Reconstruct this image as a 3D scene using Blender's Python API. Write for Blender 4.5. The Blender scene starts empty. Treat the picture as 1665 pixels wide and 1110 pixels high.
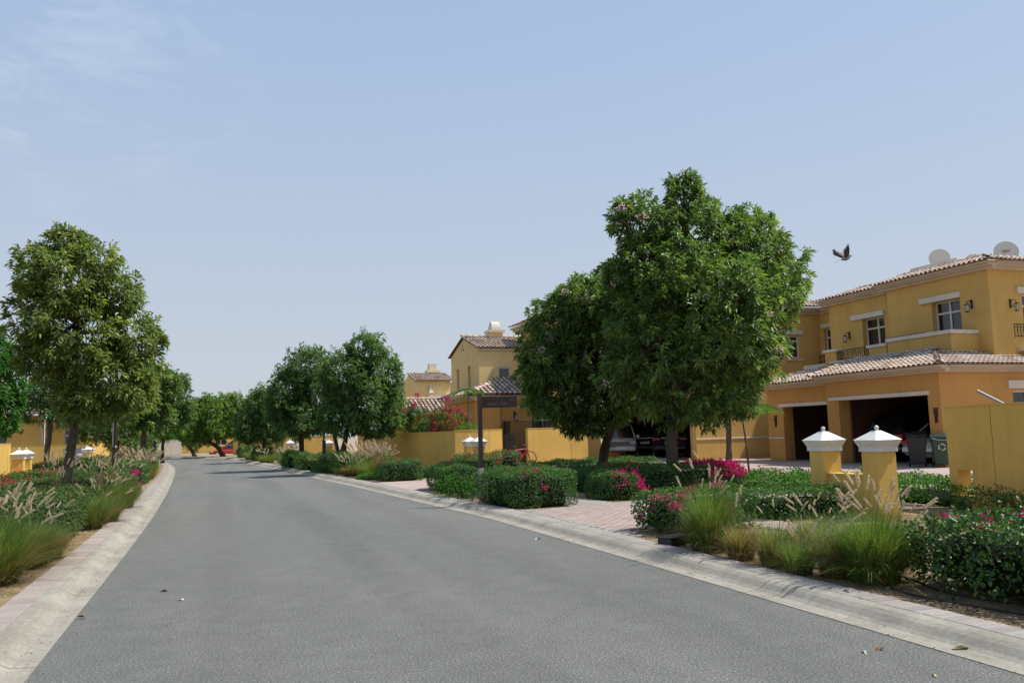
import bpy, bmesh, math, random
import numpy as np
from mathutils import Vector, Matrix, Euler
random.seed(7); RNG = np.random.default_rng(11)
S = bpy.context.scene
COL = S.collection
PI = math.pi

# ------------------------------------------------------------------ camera
YAW = math.radians(19.7212); PITCH = math.atan(148/1350.0); ROLL = 0.028
f = Vector((math.sin(YAW)*math.cos(PITCH), math.cos(YAW)*math.cos(PITCH), math.sin(PITCH)))
r0 = Vector((math.cos(YAW), -math.sin(YAW), 0)); u0 = r0.cross(f)
r = math.cos(ROLL)*r0 - math.sin(ROLL)*u0; u = r.cross(f)
cam = bpy.data.cameras.new('camera'); camo = bpy.data.objects.new('camera', cam); COL.objects.link(camo)
cam.sensor_width = 36.0; cam.lens = 1350/1665*36.0; cam.clip_start = 0.05; cam.clip_end = 3000
camo.matrix_world = Matrix(((r.x, u.x, -f.x, 0), (r.y, u.y, -f.y, 0), (r.z, u.z, -f.z, 1.6), (0, 0, 0, 1)))
S.camera = camo

# ------------------------------------------------------------------ light
EL = math.radians(57); AZ = math.atan2(1.0, -0.25)
L = Vector((math.sin(AZ)*math.cos(EL), math.cos(AZ)*math.cos(EL), math.sin(EL)))
sl = bpy.data.lights.new('sun', 'SUN'); sl.energy = 3.9; sl.angle = math.radians(0.6); sl.color = (1.0, 0.945, 0.86)
so = bpy.data.objects.new('sun', sl); COL.objects.link(so); so.rotation_mode = 'QUATERNION'
so.rotation_quaternion = L.to_track_quat('Z', 'Y'); so.location = L*60
W = bpy.data.worlds.new('World'); S.world = W; W.use_nodes = True
nt = W.node_tree; bg = nt.nodes['Background']
sky = nt.nodes.new('ShaderNodeTexSky'); sky.sky_type = 'NISHITA'; sky.sun_disc = False
sky.sun_elevation = EL; sky.sun_rotation = AZ; sky.air_density = 1.0; sky.dust_density = 2.2; sky.ozone_density = 2.0; sky.altitude = 0
# thin high cirrus: wisps over a broad mask
tc = nt.nodes.new('ShaderNodeTexCoord')
def wn(t, **k):
    n = nt.nodes.new(t)
    for a, v in k.items(): setattr(n, a, v)
    return n
mp = wn('ShaderNodeMapping'); mp.inputs['Scale'].default_value = (1, 1, 2.2); nt.links.new(tc.outputs['Generated'], mp.inputs['Vector'])
n1 = wn('ShaderNodeTexNoise'); n1.inputs['Scale'].default_value = 9.5; n1.inputs['Detail'].default_value = 9; n1.inputs['Roughness'].default_value = 0.62
n1.inputs['Distortion'].default_value = 0.5
nt.links.new(mp.outputs[0], n1.inputs['Vector'])
rp = wn('ShaderNodeValToRGB'); rp.color_ramp.elements[0].position = 0.50; rp.color_ramp.elements[1].position = 0.72
nt.links.new(n1.outputs['Fac'], rp.inputs['Fac'])
dp = wn('ShaderNodeVectorMath', operation='DOT_PRODUCT'); nt.links.new(tc.outputs['Generated'], dp.inputs[0])
cd = Vector((-0.20, 0.86, 0.47)).normalized(); dp.inputs[1].default_value = cd
mr = wn('ShaderNodeMapRange'); mr.inputs['From Min'].default_value = 0.955; mr.inputs['From Max'].default_value = 0.992
nt.links.new(dp.outputs['Value'], mr.inputs['Value'])
mm = wn('ShaderNodeMath', operation='MULTIPLY'); nt.links.new(rp.outputs['Color'], mm.inputs[0]); nt.links.new(mr.outputs[0], mm.inputs[1])
m2 = wn('ShaderNodeMath', operation='MULTIPLY'); m2.inputs[1].default_value = 0.24; nt.links.new(mm.outputs[0], m2.inputs[0])
# haze whitening towards the horizon, all the way round
sx = wn('ShaderNodeSeparateXYZ'); nt.links.new(tc.outputs['Generated'], sx.inputs[0])
hz = wn('ShaderNodeMapRange'); hz.inputs['From Min'].default_value = 0.0; hz.inputs['From Max'].default_value = 0.75
hz.inputs['To Min'].default_value = 0.95; hz.inputs['To Max'].default_value = 0.70
nt.links.new(sx.outputs['Z'], hz.inputs['Value'])
mx0 = wn('ShaderNodeMix', data_type='RGBA'); nt.links.new(hz.outputs[0], mx0.inputs['Factor'])
nt.links.new(sky.outputs[0], mx0.inputs['A'])
hc = wn('ShaderNodeValToRGB'); nt.links.new(sx.outputs['Z'], hc.inputs['Fac']); hc.color_ramp.elements[0].color = (.80, .85, .92, 1); hc.color_ramp.elements[1].color = (.40, .58, .98, 1)
e_ = hc.color_ramp.elements.new(.5); e_.color = (.555, .745, 1.06, 1)
hs = wn('ShaderNodeVectorMath', operation='SCALE'); nt.links.new(hc.outputs[0], hs.inputs[0]); hs.inputs['Scale'].default_value = 5.0; nt.links.new(hs.outputs[0], mx0.inputs['B'])
mx = wn('ShaderNodeMix', data_type='RGBA'); nt.links.new(m2.outputs[0], mx.inputs['Factor'])
nt.links.new(mx0.outputs['Result'], mx.inputs['A']); mx.inputs['B'].default_value = (5.6, 6.2, 6.6, 1)
nt.links.new(mx.outputs['Result'], bg.inputs['Color']); bg.inputs['Strength'].default_value = 0.106
S.view_settings.view_transform = 'Standard'; S.view_settings.look = 'None'
S.view_settings.exposure = 0.5; S.view_settings.gamma = 1; S.view_settings.use_curve_mapping = False
S.render.engine = 'CYCLES'

# ------------------------------------------------------------------ materials
MATS = {}
def new_mat(name):
    m = bpy.data.materials.new(name); m.use_nodes = True
    return m, m.node_tree, m.node_tree.nodes['Principled BSDF']
def nd(t, ty, **k):
    n = t.nodes.new(ty)
    for a, v in k.items(): setattr(n, a, v)
    return n
def mixc(t, fac, a, b, mode='MIX'):
    n = nd(t, 'ShaderNodeMix', data_type='RGBA', blend_type=mode)
    for i, v in (('Factor', fac), ('A', a), ('B', b)):
        if hasattr(v, 'is_output'): t.links.new(v, n.inputs[i])
        else: n.inputs[i].default_value = v if isinstance(v, float) else tuple(v)+((1,) if len(v) == 3 else ())
    return n.outputs['Result']
def noise(t, scale, detail=4, rough=.55, vec=None, dist=0):
    n = nd(t, 'ShaderNodeTexNoise'); n.inputs['Scale'].default_value = scale; n.inputs['Detail'].default_value = detail
    n.inputs['Roughness'].default_value = rough; n.inputs['Distortion'].default_value = dist
    if vec is not None: t.links.new(vec, n.inputs['Vector'])
    return n.outputs['Fac']
def ramp(t, fac, *st):
    n = nd(t, 'ShaderNodeValToRGB'); cr = n.color_ramp
    while len(cr.elements) < len(st): cr.elements.new(.5)
    for e, (p, c) in zip(cr.elements, st): e.position = p; e.color = tuple(c)+(1,) if len(c) == 3 else c
    t.links.new(fac, n.inputs['Fac']); return n.outputs['Color']
def gpos(t): return nd(t, 'ShaderNodeNewGeometry').outputs['Position']
def vscale(t, v, s):
    n = nd(t, 'ShaderNodeMapping'); n.inputs['Scale'].default_value = s; t.links.new(v, n.inputs['Vector']); return n.outputs[0]
def bump(t, b, h, strength=.3, dist=.02):
    n = nd(t, 'ShaderNodeBump'); n.inputs['Strength'].default_value = strength; n.inputs['Distance'].default_value = dist
    t.links.new(h, n.inputs['Height']); t.links.new(n.outputs[0], b.inputs['Normal'])
def plain(name, col, rough=.6, metal=0.0, var=.12, sc=3, bmp=0, spec=None):
    m, t, b = new_mat(name)
    g = gpos(t); n = noise(t, sc, 5, .6, g)
    c = ramp(t, n, (.25, tuple(x*(1-var) for x in col)), (.75, tuple(min(1, x*(1+var)) for x in col)))
    t.links.new(c, b.inputs['Base Color']); b.inputs['Roughness'].default_value = rough; b.inputs['Metallic'].default_value = metal
    if spec is not None: b.inputs['Specular IOR Level'].default_value = spec
    if bmp: bump(t, b, noise(t, 90, 3, .6, g), bmp, .01)
    MATS[name] = m; return m
def stucco(name, col, streak=.5):
    m, t, b = new_mat(name); g = gpos(t)
    n = noise(t, .9, 6, .6, g); c = ramp(t, n, (.3, tuple(x*.90 for x in col)), (.7, tuple(x*1.06 for x in col)))
    st = noise(t, 1.0, 5, .65, vscale(t, g, (2.6, 2.6, .22)))
    s2 = ramp(t, st, (.48, (1, 1, 1)), (.78, (1-.22*streak, 1-.25*streak, 1-.27*streak)))
    c = mixc(t, 1.0, c, s2, 'MULTIPLY')
    # splash-back dirt on the bottom 25 cm, with its own ragged edge
    sp = nd(t, 'ShaderNodeSeparateXYZ'); t.links.new(g, sp.inputs[0])
    a = nd(t, 'ShaderNodeMath', operation='MULTIPLY_ADD'); a.inputs[1].default_value = .5; t.links.new(noise(t, 5, 4, .6, g), a.inputs[0]); t.links.new(sp.outputs['Z'], a.inputs[2])
    c = mixc(t, ramp(t, a.outputs[0], (.33, (.45, .45, .45)), (.58, (0, 0, 0))), c, tuple(x*.62 for x in col))
    t.links.new(c, b.inputs['Base Color']); b.inputs['Roughness'].default_value = .9; b.inputs['Specular IOR Level'].default_value = .15
    bump(t, b, noise(t, 130, 4, .7, g), .35, .006); MATS[name] = m; return m
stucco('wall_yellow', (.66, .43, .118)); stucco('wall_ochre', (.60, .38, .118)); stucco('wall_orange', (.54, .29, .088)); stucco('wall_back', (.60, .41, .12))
stucco('wall_pale', (.76, .56, .25)); stucco('trim', (.66, .60, .50), .6); stucco('cornice', (.55, .46, .33), .5)  # wall_pale: paler paint, lightened further for sun that misses the tower
plain('white_paint', (.64, .63, .58), .6, var=.13, sc=9, bmp=.1)
plain('soffit', (.42, .33, .2), .8)
plain('dark_iron', (.022, .017, .015), .5, .3, .2, 10)
plain('black_paint', (.02, .021, .022), .45, .2, .2, 8)
plain('brown_sign', (.030, .012, .009), .5, 0, .15, 6)
plain('galv', (.27, .27, .26), .5, .5, .1, 9)
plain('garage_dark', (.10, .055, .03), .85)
plain('door_brown', (.075, .036, .022), .6)
plain('dish', (.50, .49, .44), .6, 0, .06, 4)
plain('dish_red', (.45, .04, .02), .6)
plain('bin_black', (.012, .012, .013), .45, 0, .2, 9)
plain('bin_green', (.018, .06, .038), .45, 0, .15, 9)
plain('bin_lid', (.16, .19, .17), .5)
plain('cream_mark', (.55, .50, .30), .6)
plain('tyre', (.012, .012, .012), .8)
plain('alloy', (.45, .46, .47), .3, .8)
plain('bike_red', (.30, .012, .015), .35)
plain('plastic_black', (.012, .012, .012), .4, 0, .1)
plain('hose', (.02, .018, .016), .6)
plain('cabinet_grey', (.20, .21, .21), .6)
plain('paper_white', (.7, .7, .68), .7)
plain('feather', (.06, .05, .045), .8, 0, .3, 30)
plain('feather_light', (.20, .17, .145), .8, 0, .2, 30)
plain('curtain', (.25, .22, .18), .9)
plain('leaf_dry', (.16, .07, .02), .8); plain('leaf_pale', (.50, .46, .20), .7); plain('leaf_white', (.62, .58, .48), .7)
plain('pole_brown', (.035, .014, .010), .5); plain('concrete_post', (.36, .31, .26), .85)
plain('pink_tile', (.25, .09, .06), .7)
plain('brick_red_canopy', (.30, .02, .02), .5)
def glass(name, col, rough=.08):
    m, t, b = new_mat(name); b.inputs['Base Color'].default_value = (*col, 1); b.inputs['Roughness'].default_value = rough
    b.inputs['Specular IOR Level'].default_value = .8; MATS[name] = m
glass('window_glass', (.012, .014, .018)); glass('car_glass', (.010, .012, .014)); glass('tail_red', (.45, .01, .008), .15); glass('head_glass', (.35, .36, .37), .15); glass('lamp_glass', (.50, .48, .40), .3)
def paint(name, col, metal=.5, rough=.28):
    m, t, b = new_mat(name); b.inputs['Base Color'].default_value = (*col, 1); b.inputs['Metallic'].default_value = metal
    b.inputs['Roughness'].default_value = rough; b.inputs['Coat Weight'].default_value = .6; MATS[name] = m
paint('car_silver', (.52, .49, .45), .3, .35); paint('car_black', (.012, .013, .016), .3); paint('car_white', (.66, .68, .72), .2); paint('car_red', (.40, .02, .02), .1); paint('car_navy', (.02, .028, .05), .4)

LB = dict(leaf_tab=1.5, leaf_far=1.85, leaf_hedge=1.65, leaf_olive=1.35, leaf_ficus=1.3, leaf_acacia=2.1, leaf_varieg=1.5, leaf_frond=1.0, leaf_bright=1.1)
def leafmat(name, cols, trans=.35, rough=.5, spec=.25, tint=(1.5, 1.7, .75)):
    """colour per leaf comes from the face attribute rnd"""
    m, t, b = new_mat(name)
    at = nd(t, 'ShaderNodeAttribute'); at.attribute_name = 'rnd'
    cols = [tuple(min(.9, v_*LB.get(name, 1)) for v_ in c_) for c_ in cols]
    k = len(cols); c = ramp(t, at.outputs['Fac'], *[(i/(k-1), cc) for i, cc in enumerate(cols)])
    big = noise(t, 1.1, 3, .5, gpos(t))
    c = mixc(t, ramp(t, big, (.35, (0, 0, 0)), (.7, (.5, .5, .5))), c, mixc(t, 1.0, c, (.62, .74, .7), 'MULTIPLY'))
    t.links.new(c, b.inputs['Base Color']); b.inputs['Roughness'].default_value = rough; b.inputs['Specular IOR Level'].default_value = spec
    tr = nd(t, 'ShaderNodeBsdfTranslucent'); t.links.new(mixc(t, 1.0, c, tint, 'MULTIPLY'), tr.inputs['Color'])
    ms = nd(t, 'ShaderNodeMixShader'); ms.inputs[0].default_value = trans
    t.links.new(b.outputs[0], ms.inputs[1]); t.links.new(tr.outputs[0], ms.inputs[2])
    t.links.new(ms.outputs[0], t.nodes['Material Output'].inputs['Surface']); MATS[name] = m
leafmat('leaf_tab', [(.044, .070, .026), (.065, .105, .030), (.090, .14, .034), (.15, .20, .045), (.25, .27, .06)], .38, .42, .5)
leafmat('leaf_olive', [(.055, .075, .022), (.09, .12, .03), (.13, .165, .038), (.20, .23, .055), (.32, .29, .07)], .38, .42, .5)
leafmat('leaf_ficus', [(.022, .070, .012), (.035, .11, .018), (.05, .15, .022), (.08, .20, .03)])
leafmat('leaf_acacia', [(.035, .060, .014), (.06, .10, .02), (.10, .15, .03), (.15, .20, .05)])
leafmat('leaf_far', [(.034, .062, .024), (.052, .092, .03), (.075, .12, .036), (.115, .16, .045)])
leafmat('leaf_hedge', [(.022, .050, .016), (.036, .078, .020), (.052, .11, .026), (.085, .15, .034), (.16, .21, .05)], .28)
leafmat('leaf_corner', [(.022, .055, .014), (.042, .095, .020), (.065, .135, .028), (.12, .19, .04), (.24, .27, .07)], .3, .42, .4)
leafmat('leaf_bright', [(.03, .085, .012), (.05, .13, .018), (.08, .18, .025), (.16, .25, .05)], .4)
leafmat('leaf_varieg', [(.022, .045, .014), (.045, .075, .02), (.085, .115, .035), (.19, .21, .09)], .25)
leafmat('leaf_frond', [(.04, .11, .015), (.07, .17, .02), (.12, .24, .03)], .5)
leafmat('leaf_casuarina', [(.06, .075, .05), (.10, .11, .08)], .2)
leafmat('grass_blade', [(.07, .12, .028), (.11, .17, .04), (.16, .23, .055), (.25, .28, .08), (.32, .24, .11), (.23, .13, .06), (.17, .09, .04)], .35, .55, .25)
leafmat('bract', [(.52, .012, .12), (.66, .02, .18), (.76, .05, .26)], .4, .6, .1, (1.2, 1.0, 1.1))
leafmat('bract_red', [(.40, .02, .05), (.54, .03, .08), (.62, .08, .10)], .3, .6, .1, (1.2, 1.0, 1.1))
leafmat('petal', [(.62, .45, .45), (.72, .60, .60)], .4, .6, .1, (1.2, 1.0, 1.1))
leafmat('petal_white', [(.62, .60, .50), (.72, .70, .62)], .4, .6, .1, (1.2, 1.0, 1.1))
leafmat('plume', [(.52, .43, .31), (.66, .56, .43), (.76, .68, .55)], .40, .8, .05, (1.3, 1.25, 1.1))
leafmat('litter', [(.10, .05, .02), (.20, .12, .05), (.30, .22, .11), (.42, .36, .22)], .1, .8, .05)
def bark(name, col):
    m, t, b = new_mat(name); g = gpos(t)
    n = noise(t, 9, 8, .7, vscale(t, g, (3.2, 3.2, .5)), .6)
    c = ramp(t, n, (.36, tuple(x*.45 for x in col)), (.55, col), (.75, tuple(x*1.5 for x in col)))
    t.links.new(c, b.inputs['Base Color']); b.inputs['Roughness'].default_value = .95; b.inputs['Specular IOR Level'].default_value = .1
    bump(t, b, n, 1.0, .05); MATS[name] = m
bark('bark', (.15, .115, .085)); bark('bark_dark', (.085, .062, .046)); bark('twig', (.055, .046, .03)); bark('twig_core_dark', (.016, .020, .010))
# asphalt
m, t, b = new_mat('asphalt'); g = gpos(t); MATS['asphalt'] = m
c = ramp(t, noise(t, 62, 4, .75, g), (.34, (.075, .077, .070)), (.50, (.145, .148, .136)), (.58, (.20, .204, .188)), (.68, (.48, .48, .45)))
c = mixc(t, 1.0, c, ramp(t, noise(t, .55, 6, .6, vscale(t, g, (1, .16, 1)), .5), (.3, (.82, .83, .83)), (.7, (1.10, 1.09, 1.07))), 'MULTIPLY')
c = mixc(t, 1.0, c, ramp(t, noise(t, 3.1, 6, .7, g), (.35, (.9, .9, .9)), (.65, (1.06, 1.06, 1.06))), 'MULTIPLY')
vo = nd(t, 'ShaderNodeTexVoronoi', feature='DISTANCE_TO_EDGE'); vo.inputs['Scale'].default_value = .33
wv = nd(t, 'ShaderNodeVectorMath', operation='ADD'); nn = nd(t, 'ShaderNodeTexNoise'); nn.inputs['Scale'].default_value = 1.6; nn.inputs['Detail'].default_value = 8; t.links.new(g, nn.inputs['Vector'])
t.links.new(g, wv.inputs[0]); t.links.new(nn.outputs['Color'], wv.inputs[1]); t.links.new(wv.outputs[0], vo.inputs['Vector'])
ck = ramp(t, vo.outputs['Distance'], (.0, (1, 1, 1)), (.0035, (0, 0, 0))); msk = ramp(t, noise(t, .22, 2, .5, g), (.52, (0, 0, 0)), (.60, (.55, .55, .55)))
cm = nd(t, 'ShaderNodeMath', operation='MULTIPLY'); t.links.new(ck, cm.inputs[0]); t.links.new(msk, cm.inputs[1]); c = mixc(t, cm.outputs[0], c, (.05, .05, .048))
sp = nd(t, 'ShaderNodeSeparateXYZ'); t.links.new(g, sp.inputs[0]); ln_ = nd(t, 'ShaderNodeMath', operation='SINE'); la = nd(t, 'ShaderNodeMath', operation='MULTIPLY_ADD'); la.inputs[1].default_value = 3.6; la.inputs[2].default_value = 1.1; t.links.new(sp.outputs['X'], la.inputs[0]); t.links.new(la.outputs[0], ln_.inputs[0])
c = mixc(t, ramp(t, ln_.outputs[0], (.2, (0, 0, 0)), (.9, (.5, .5, .5))), c, mixc(t, 1.0, c, (.86, .86, .87), 'MULTIPLY'))
st = ramp(t, noise(t, 1.7, 3, .5, g), (.70, (0, 0, 0)), (.76, (.6, .6, .6))); c = mixc(t, st, c, mixc(t, 1.0, c, (.72, .72, .72), 'MULTIPLY'))
t.links.new(c, b.inputs['Base Color']); b.inputs['Roughness'].default_value = .88; b.inputs['Specular IOR Level'].default_value = .25
bump(t, b, noise(t, 110, 2, .8, g), .8, .012)
# concrete
m, t, b = new_mat('concrete'); g = gpos(t); MATS['concrete'] = m
c = ramp(t, noise(t, 1.6, 7, .65, g), (.28, (.22, .20, .16)), (.52, (.30, .278, .228)), (.74, (.37, .342, .28)))
c = mixc(t, 1.0, c, ramp(t, noise(t, 26, 5, .7, g), (.35, (.82, .82, .82)), (.6, (1.04, 1.04, 1.04))), 'MULTIPLY')
c = mixc(t, 1.0, c, ramp(t, noise(t, 2.2, 6, .7, vscale(t, g, (3.5, .5, 1))), (.50, (1, 1, 1)), (.72, (.74, .72, .69))), 'MULTIPLY')
t.links.new(c, b.inputs['Base Color']); b.inputs['Roughness'].default_value = .9; bump(t, b, noise(t, 80, 4, .7, g), .4, .006)
# pavers
def paver_mat(name, c0, c1, c2):
    m, t, b = new_mat(name); g = gpos(t)
    oi = nd(t, 'ShaderNodeObjectInfo'); at = nd(t, 'ShaderNodeAttribute'); at.attribute_name = 'rnd'
    ad = nd(t, 'ShaderNodeMath', operation='ADD'); t.links.new(oi.outputs['Random'], ad.inputs[0]); t.links.new(at.outputs['Fac'], ad.inputs[1])
    fr = nd(t, 'ShaderNodeMath', operation='FRACT'); t.links.new(ad.outputs[0], fr.inputs[0])
    c = ramp(t, fr.outputs[0], (0, c0), (.5, c1), (1, c2))
    c = mixc(t, 1.0, c, ramp(t, noise(t, 30, 5, .7, g), (.3, (.84, .84, .84)), (.7, (1.08, 1.08, 1.08))), 'MULTIPLY')
    c = mixc(t, 1.0, c, ramp(t, noise(t, .8, 5, .6, g), (.3, (.86, .87, .88)), (.7, (1.05, 1.04, 1.03))), 'MULTIPLY')
    t.links.new(c, b.inputs['Base Color']); b.inputs['Roughness'].default_value = .9; bump(t, b, noise(t, 150, 3, .7, g), .4, .004); MATS[name] = m
paver_mat('paver_pink', (.31, .235, .20), (.35, .275, .235), (.39, .31, .27)); paver_mat('paver_sand', (.29, .245, .215), (.33, .28, .245), (.37, .315, .28)); paver_mat('paver_grey', (.26, .235, .215), (.31, .28, .255), (.35, .32, .29))
# paving seen from far: brick courses by texture
m, t, b = new_mat('paving_far'); g = gpos(t); MATS['paving_far'] = m
br = nd(t, 'ShaderNodeTexBrick'); t.links.new(g, br.inputs['Vector']); br.inputs['Scale'].default_value = 1; br.inputs['Brick Width'].default_value = .2; br.inputs['Row Height'].default_value = .1
br.inputs['Mortar Size'].default_value = .004; br.inputs['Color1'].default_value = (.38, .285, .245, 1); br.inputs['Color2'].default_value = (.43, .335, .295, 1); br.inputs['Mortar'].default_value = (.25, .2, .17, 1)
c = mixc(t, 1.0, br.outputs['Color'], ramp(t, noise(t, .7, 5, .6, g), (.3, (.86, .87, .88)), (.7, (1.06, 1.05, 1.04))), 'MULTIPLY')
t.links.new(c, b.inputs['Base Color']); b.inputs['Roughness'].default_value = .9
# sand and soil
m, t, b = new_mat('sand'); g = gpos(t); MATS['sand'] = m
c = ramp(t, noise(t, 2.3, 7, .65, g), (.3, (.17, .115, .06)), (.5, (.30, .215, .115)), (.72, (.42, .325, .19)))
c = mixc(t, 1.0, c, ramp(t, noise(t, 45, 4, .8, g), (.35, (.62, .58, .52)), (.55, (1.05, 1.05, 1.05))), 'MULTIPLY')
t.links.new(c, b.inputs['Base Color']); b.inputs['Roughness'].default_value = .95; bump(t, b, noise(t, 22, 6, .75, g), 1, .04)
plain('ground_far', (.30, .24, .16), .95, var=.2, sc=.4); plain('crack', (.03, .03, .028), .9)
# roof tiles: colour per tile
m, t, b = new_mat('roof_tile'); g = gpos(t); MATS['roof_tile'] = m
at = nd(t, 'ShaderNodeAttribute'); at.attribute_name = 'rnd'
c = ramp(t, at.outputs['Fac'], (0, (.30, .19, .13)), (.25, (.44, .33, .25)), (.6, (.54, .44, .35)), (1, (.62, .54, .46)))
c = mixc(t, 1.0, c, ramp(t, noise(t, 7, 5, .7, g), (.35, (.72, .68, .66)), (.6, (1.04, 1.04, 1.04))), 'MULTIPLY')
t.links.new(c, b.inputs['Base Color']); b.inputs['Roughness'].default_value = .9; b.inputs['Specular IOR Level'].default_value = .15
plain('tile_pan', (.13, .06, .04), .9, var=.2, sc=4)
m, t, b = new_mat('net'); MATS['net'] = m; b.inputs['Base Color'].default_value = (.01, .01, .01, 1); b.inputs['Alpha'].default_value = .38; b.inputs['Roughness'].default_value = .9

# ------------------------------------------------------------------ mesh helpers
class MB:
    def __init__(s): s.v = []; s.f = []; s.r = []
    def add(s, vs, fs, rnd=None):
        o = len(s.v); s.v += [tuple(p) for p in vs]; s.f += [tuple(i+o for i in q) for q in fs]
        s.r += [random.random() if rnd is None else rnd]*len(fs); return s
    def box(s, x0, x1, y0, y1, z0, z1, rnd=None):
        return s.add([(x0, y0, z0), (x1, y0, z0), (x1, y1, z0), (x0, y1, z0), (x0, y0, z1), (x1, y0, z1), (x1, y1, z1), (x0, y1, z1)],
                     [(0, 3, 2, 1), (4, 5, 6, 7), (0, 1, 5, 4), (1, 2, 6, 5), (2, 3, 7, 6), (3, 0, 4, 7)], rnd)
    def frus(s, w0, w1, z0, z1, cx=0, cy=0, cap0=True, cap1=True):     # square frustum
        a, b_ = w0/2, w1/2
        v = [(cx-a, cy-a, z0), (cx+a, cy-a, z0), (cx+a, cy+a, z0), (cx-a, cy+a, z0), (cx-b_, cy-b_, z1), (cx+b_, cy-b_, z1), (cx+b_, cy+b_, z1), (cx-b_, cy+b_, z1)]
        fs = [(0, 1, 5, 4), (1, 2, 6, 5), (2, 3, 7, 6), (3, 0, 4, 7)]
        if cap0: fs.append((0, 3, 2, 1))
        if cap1: fs.append((4, 5, 6, 7))
        return s.add(v, fs)
    def tube(s, pts, rad, n=7, cap=True, rnd=None):
        pts = [Vector(p) for p in pts]; rad = rad if hasattr(rad, '__len__') else [rad]*len(pts)
        vs = []; a = None
        for i, p in enumerate(pts):
            d = (pts[min(i+1, len(pts)-1)]-pts[max(i-1, 0)]).normalized()
            if a is None: a = d.cross(Vector((0, 0, 1)) if abs(d.z) < .9 else Vector((1, 0, 0))).normalized()
            else: a = (a-d*a.dot(d)).normalized()
            b_ = d.cross(a)
            for k in range(n):
                th = 2*PI*k/n; vs.append(p+rad[i]*(math.cos(th)*a+math.sin(th)*b_))
        fs = [(i*n+k, i*n+(k+1) % n, (i+1)*n+(k+1) % n, (i+1)*n+k) for i in range(len(pts)-1) for k in range(n)]
        if cap: fs += [tuple(range(n))[::-1], tuple(range((len(pts)-1)*n, len(pts)*n))]
        return s.add(vs, fs, rnd)
    def lathe(s, prof, n=12, c=(0, 0, 0)):
        vs = [(c[0]+q[0]*math.cos(2*PI*k/n), c[1]+q[0]*math.sin(2*PI*k/n), c[2]+q[1]) for q in prof for k in range(n)]
        fs = [(i*n+k, i*n+(k+1) % n, (i+1)*n+(k+1) % n, (i+1)*n+k) for i in range(len(prof)-1) for k in range(n)]
        return s.add(vs, fs+[tuple(range(n))[::-1], tuple(range((len(prof)-1)*n, len(prof)*n))])
    def xf(s, M):
        s.v = [tuple(M @ Vector(p)) for p in s.v]; return s
    def build(s, name, mat, parent=None, smooth=False, bevel=0):
        me = bpy.data.meshes.new(name); me.from_pydata(s.v, [], s.f)
        a = me.attributes.new('rnd', 'FLOAT', 'FACE'); a.data.foreach_set('value', np.array(s.r, dtype=np.float32))
        me.materials.append(MATS[mat] if isinstance(mat, str) else mat)
        if smooth: me.shade_smooth()
        o = bpy.data.objects.new(name, me); COL.objects.link(o)
        if parent: o.parent = parent
        if bevel:
            b_ = o.modifiers.new('bevel', 'BEVEL'); b_.width = bevel; b_.segments = 2; b_.limit_method = 'ANGLE'
        return o
def tag(o, label=None, cat=None, group=None, kind=None):
    if label: o['label'] = label
    if cat: o['category'] = cat
    if group: o['group'] = group
    if kind: o['kind'] = kind
    return o
def thing(name, label, cat, loc=(0, 0, 0), rz=0, group=None):
    o = bpy.data.objects.new(name, None); o.empty_display_size = .2; COL.objects.link(o)
    o.location = loc; o.rotation_euler = (0, 0, rz); return tag(o, label, cat, group)
def copy_tree(o, parent=None):
    c = o.copy(); COL.objects.link(c)
    if parent: c.parent = parent
    for ch in [x for x in KIDS.get(o.name, [])]: copy_tree(ch, c)
    return c
KIDS = {}
def index_kids(root):
    for o in bpy.data.objects:
        if o.parent: KIDS.setdefault(o.parent.name, [])
    KIDS.clear()
    for o in bpy.data.objects:
        if o.parent: KIDS.setdefault(o.parent.name, []).append(o)
def put(o, loc, rz=0, parent=None, rot=None, sc=None):
    o.location = loc; o.rotation_euler = rot if rot else (0, 0, rz)
    if sc: o.scale = (sc, sc, sc)
    if parent: o.parent = parent
    return o
def npmesh(name, verts, tris, rnd, mat, parent=None, kind=None):
    me = bpy.data.meshes.new(name); nv, nf = len(verts), len(tris); k = tris.shape[1]
    me.vertices.add(nv); me.vertices.foreach_set('co', verts.astype(np.float32).ravel())
    me.loops.add(nf*k); me.loops.foreach_set('vertex_index', tris.astype(np.int32).ravel())
    me.polygons.add(nf); me.polygons.foreach_set('loop_start', np.arange(0, nf*k, k, dtype=np.int32))
    me.update(calc_edges=True)
    a = me.attributes.new('rnd', 'FLOAT', 'FACE'); a.data.foreach_set('value', rnd.astype(np.float32))
    me.materials.append(MATS[mat]); o = bpy.data.objects.new(name, me); COL.objects.link(o)
    if parent: o.parent = parent
    if kind: o['kind'] = kind
    return o
def unit(a): return a/np.maximum(np.linalg.norm(a, axis=1, keepdims=True), 1e-9)
def leaf_arrays(P, D, ln, wd, rnd, droop=.15, ref=None):
    """one folded leaf of two triangles pairs (quad cut along its midrib) at each P along D"""
    n = len(P); D = unit(D); ref = unit(RNG.normal(size=(n, 3)) + np.array([0, 0, 1.1])) if ref is None else unit(ref+RNG.normal(size=(n, 3))*.38)
    Wv = unit(np.cross(D, ref)); N = np.cross(Wv, D)
    ln = (np.ones(n)*ln)[:, None]; wd = (np.ones(n)*wd)[:, None]
    b_ = P; tip = P+D*ln-np.array([0, 0, 1])*ln*droop; mid = P+D*ln*.45
    l = mid+Wv*wd*.5+N*wd*.16; r_ = mid-Wv*wd*.5+N*wd*.16
    V = np.stack([b_, l, tip, r_], 1).reshape(-1, 3); i = np.arange(n)[:, None]*4
    T = np.concatenate([i+np.array([[0, 2, 1]]), i+np.array([[0, 3, 2]])], 1).reshape(-1, 3)
    return V, T, np.repeat(rnd, 2)

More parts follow.
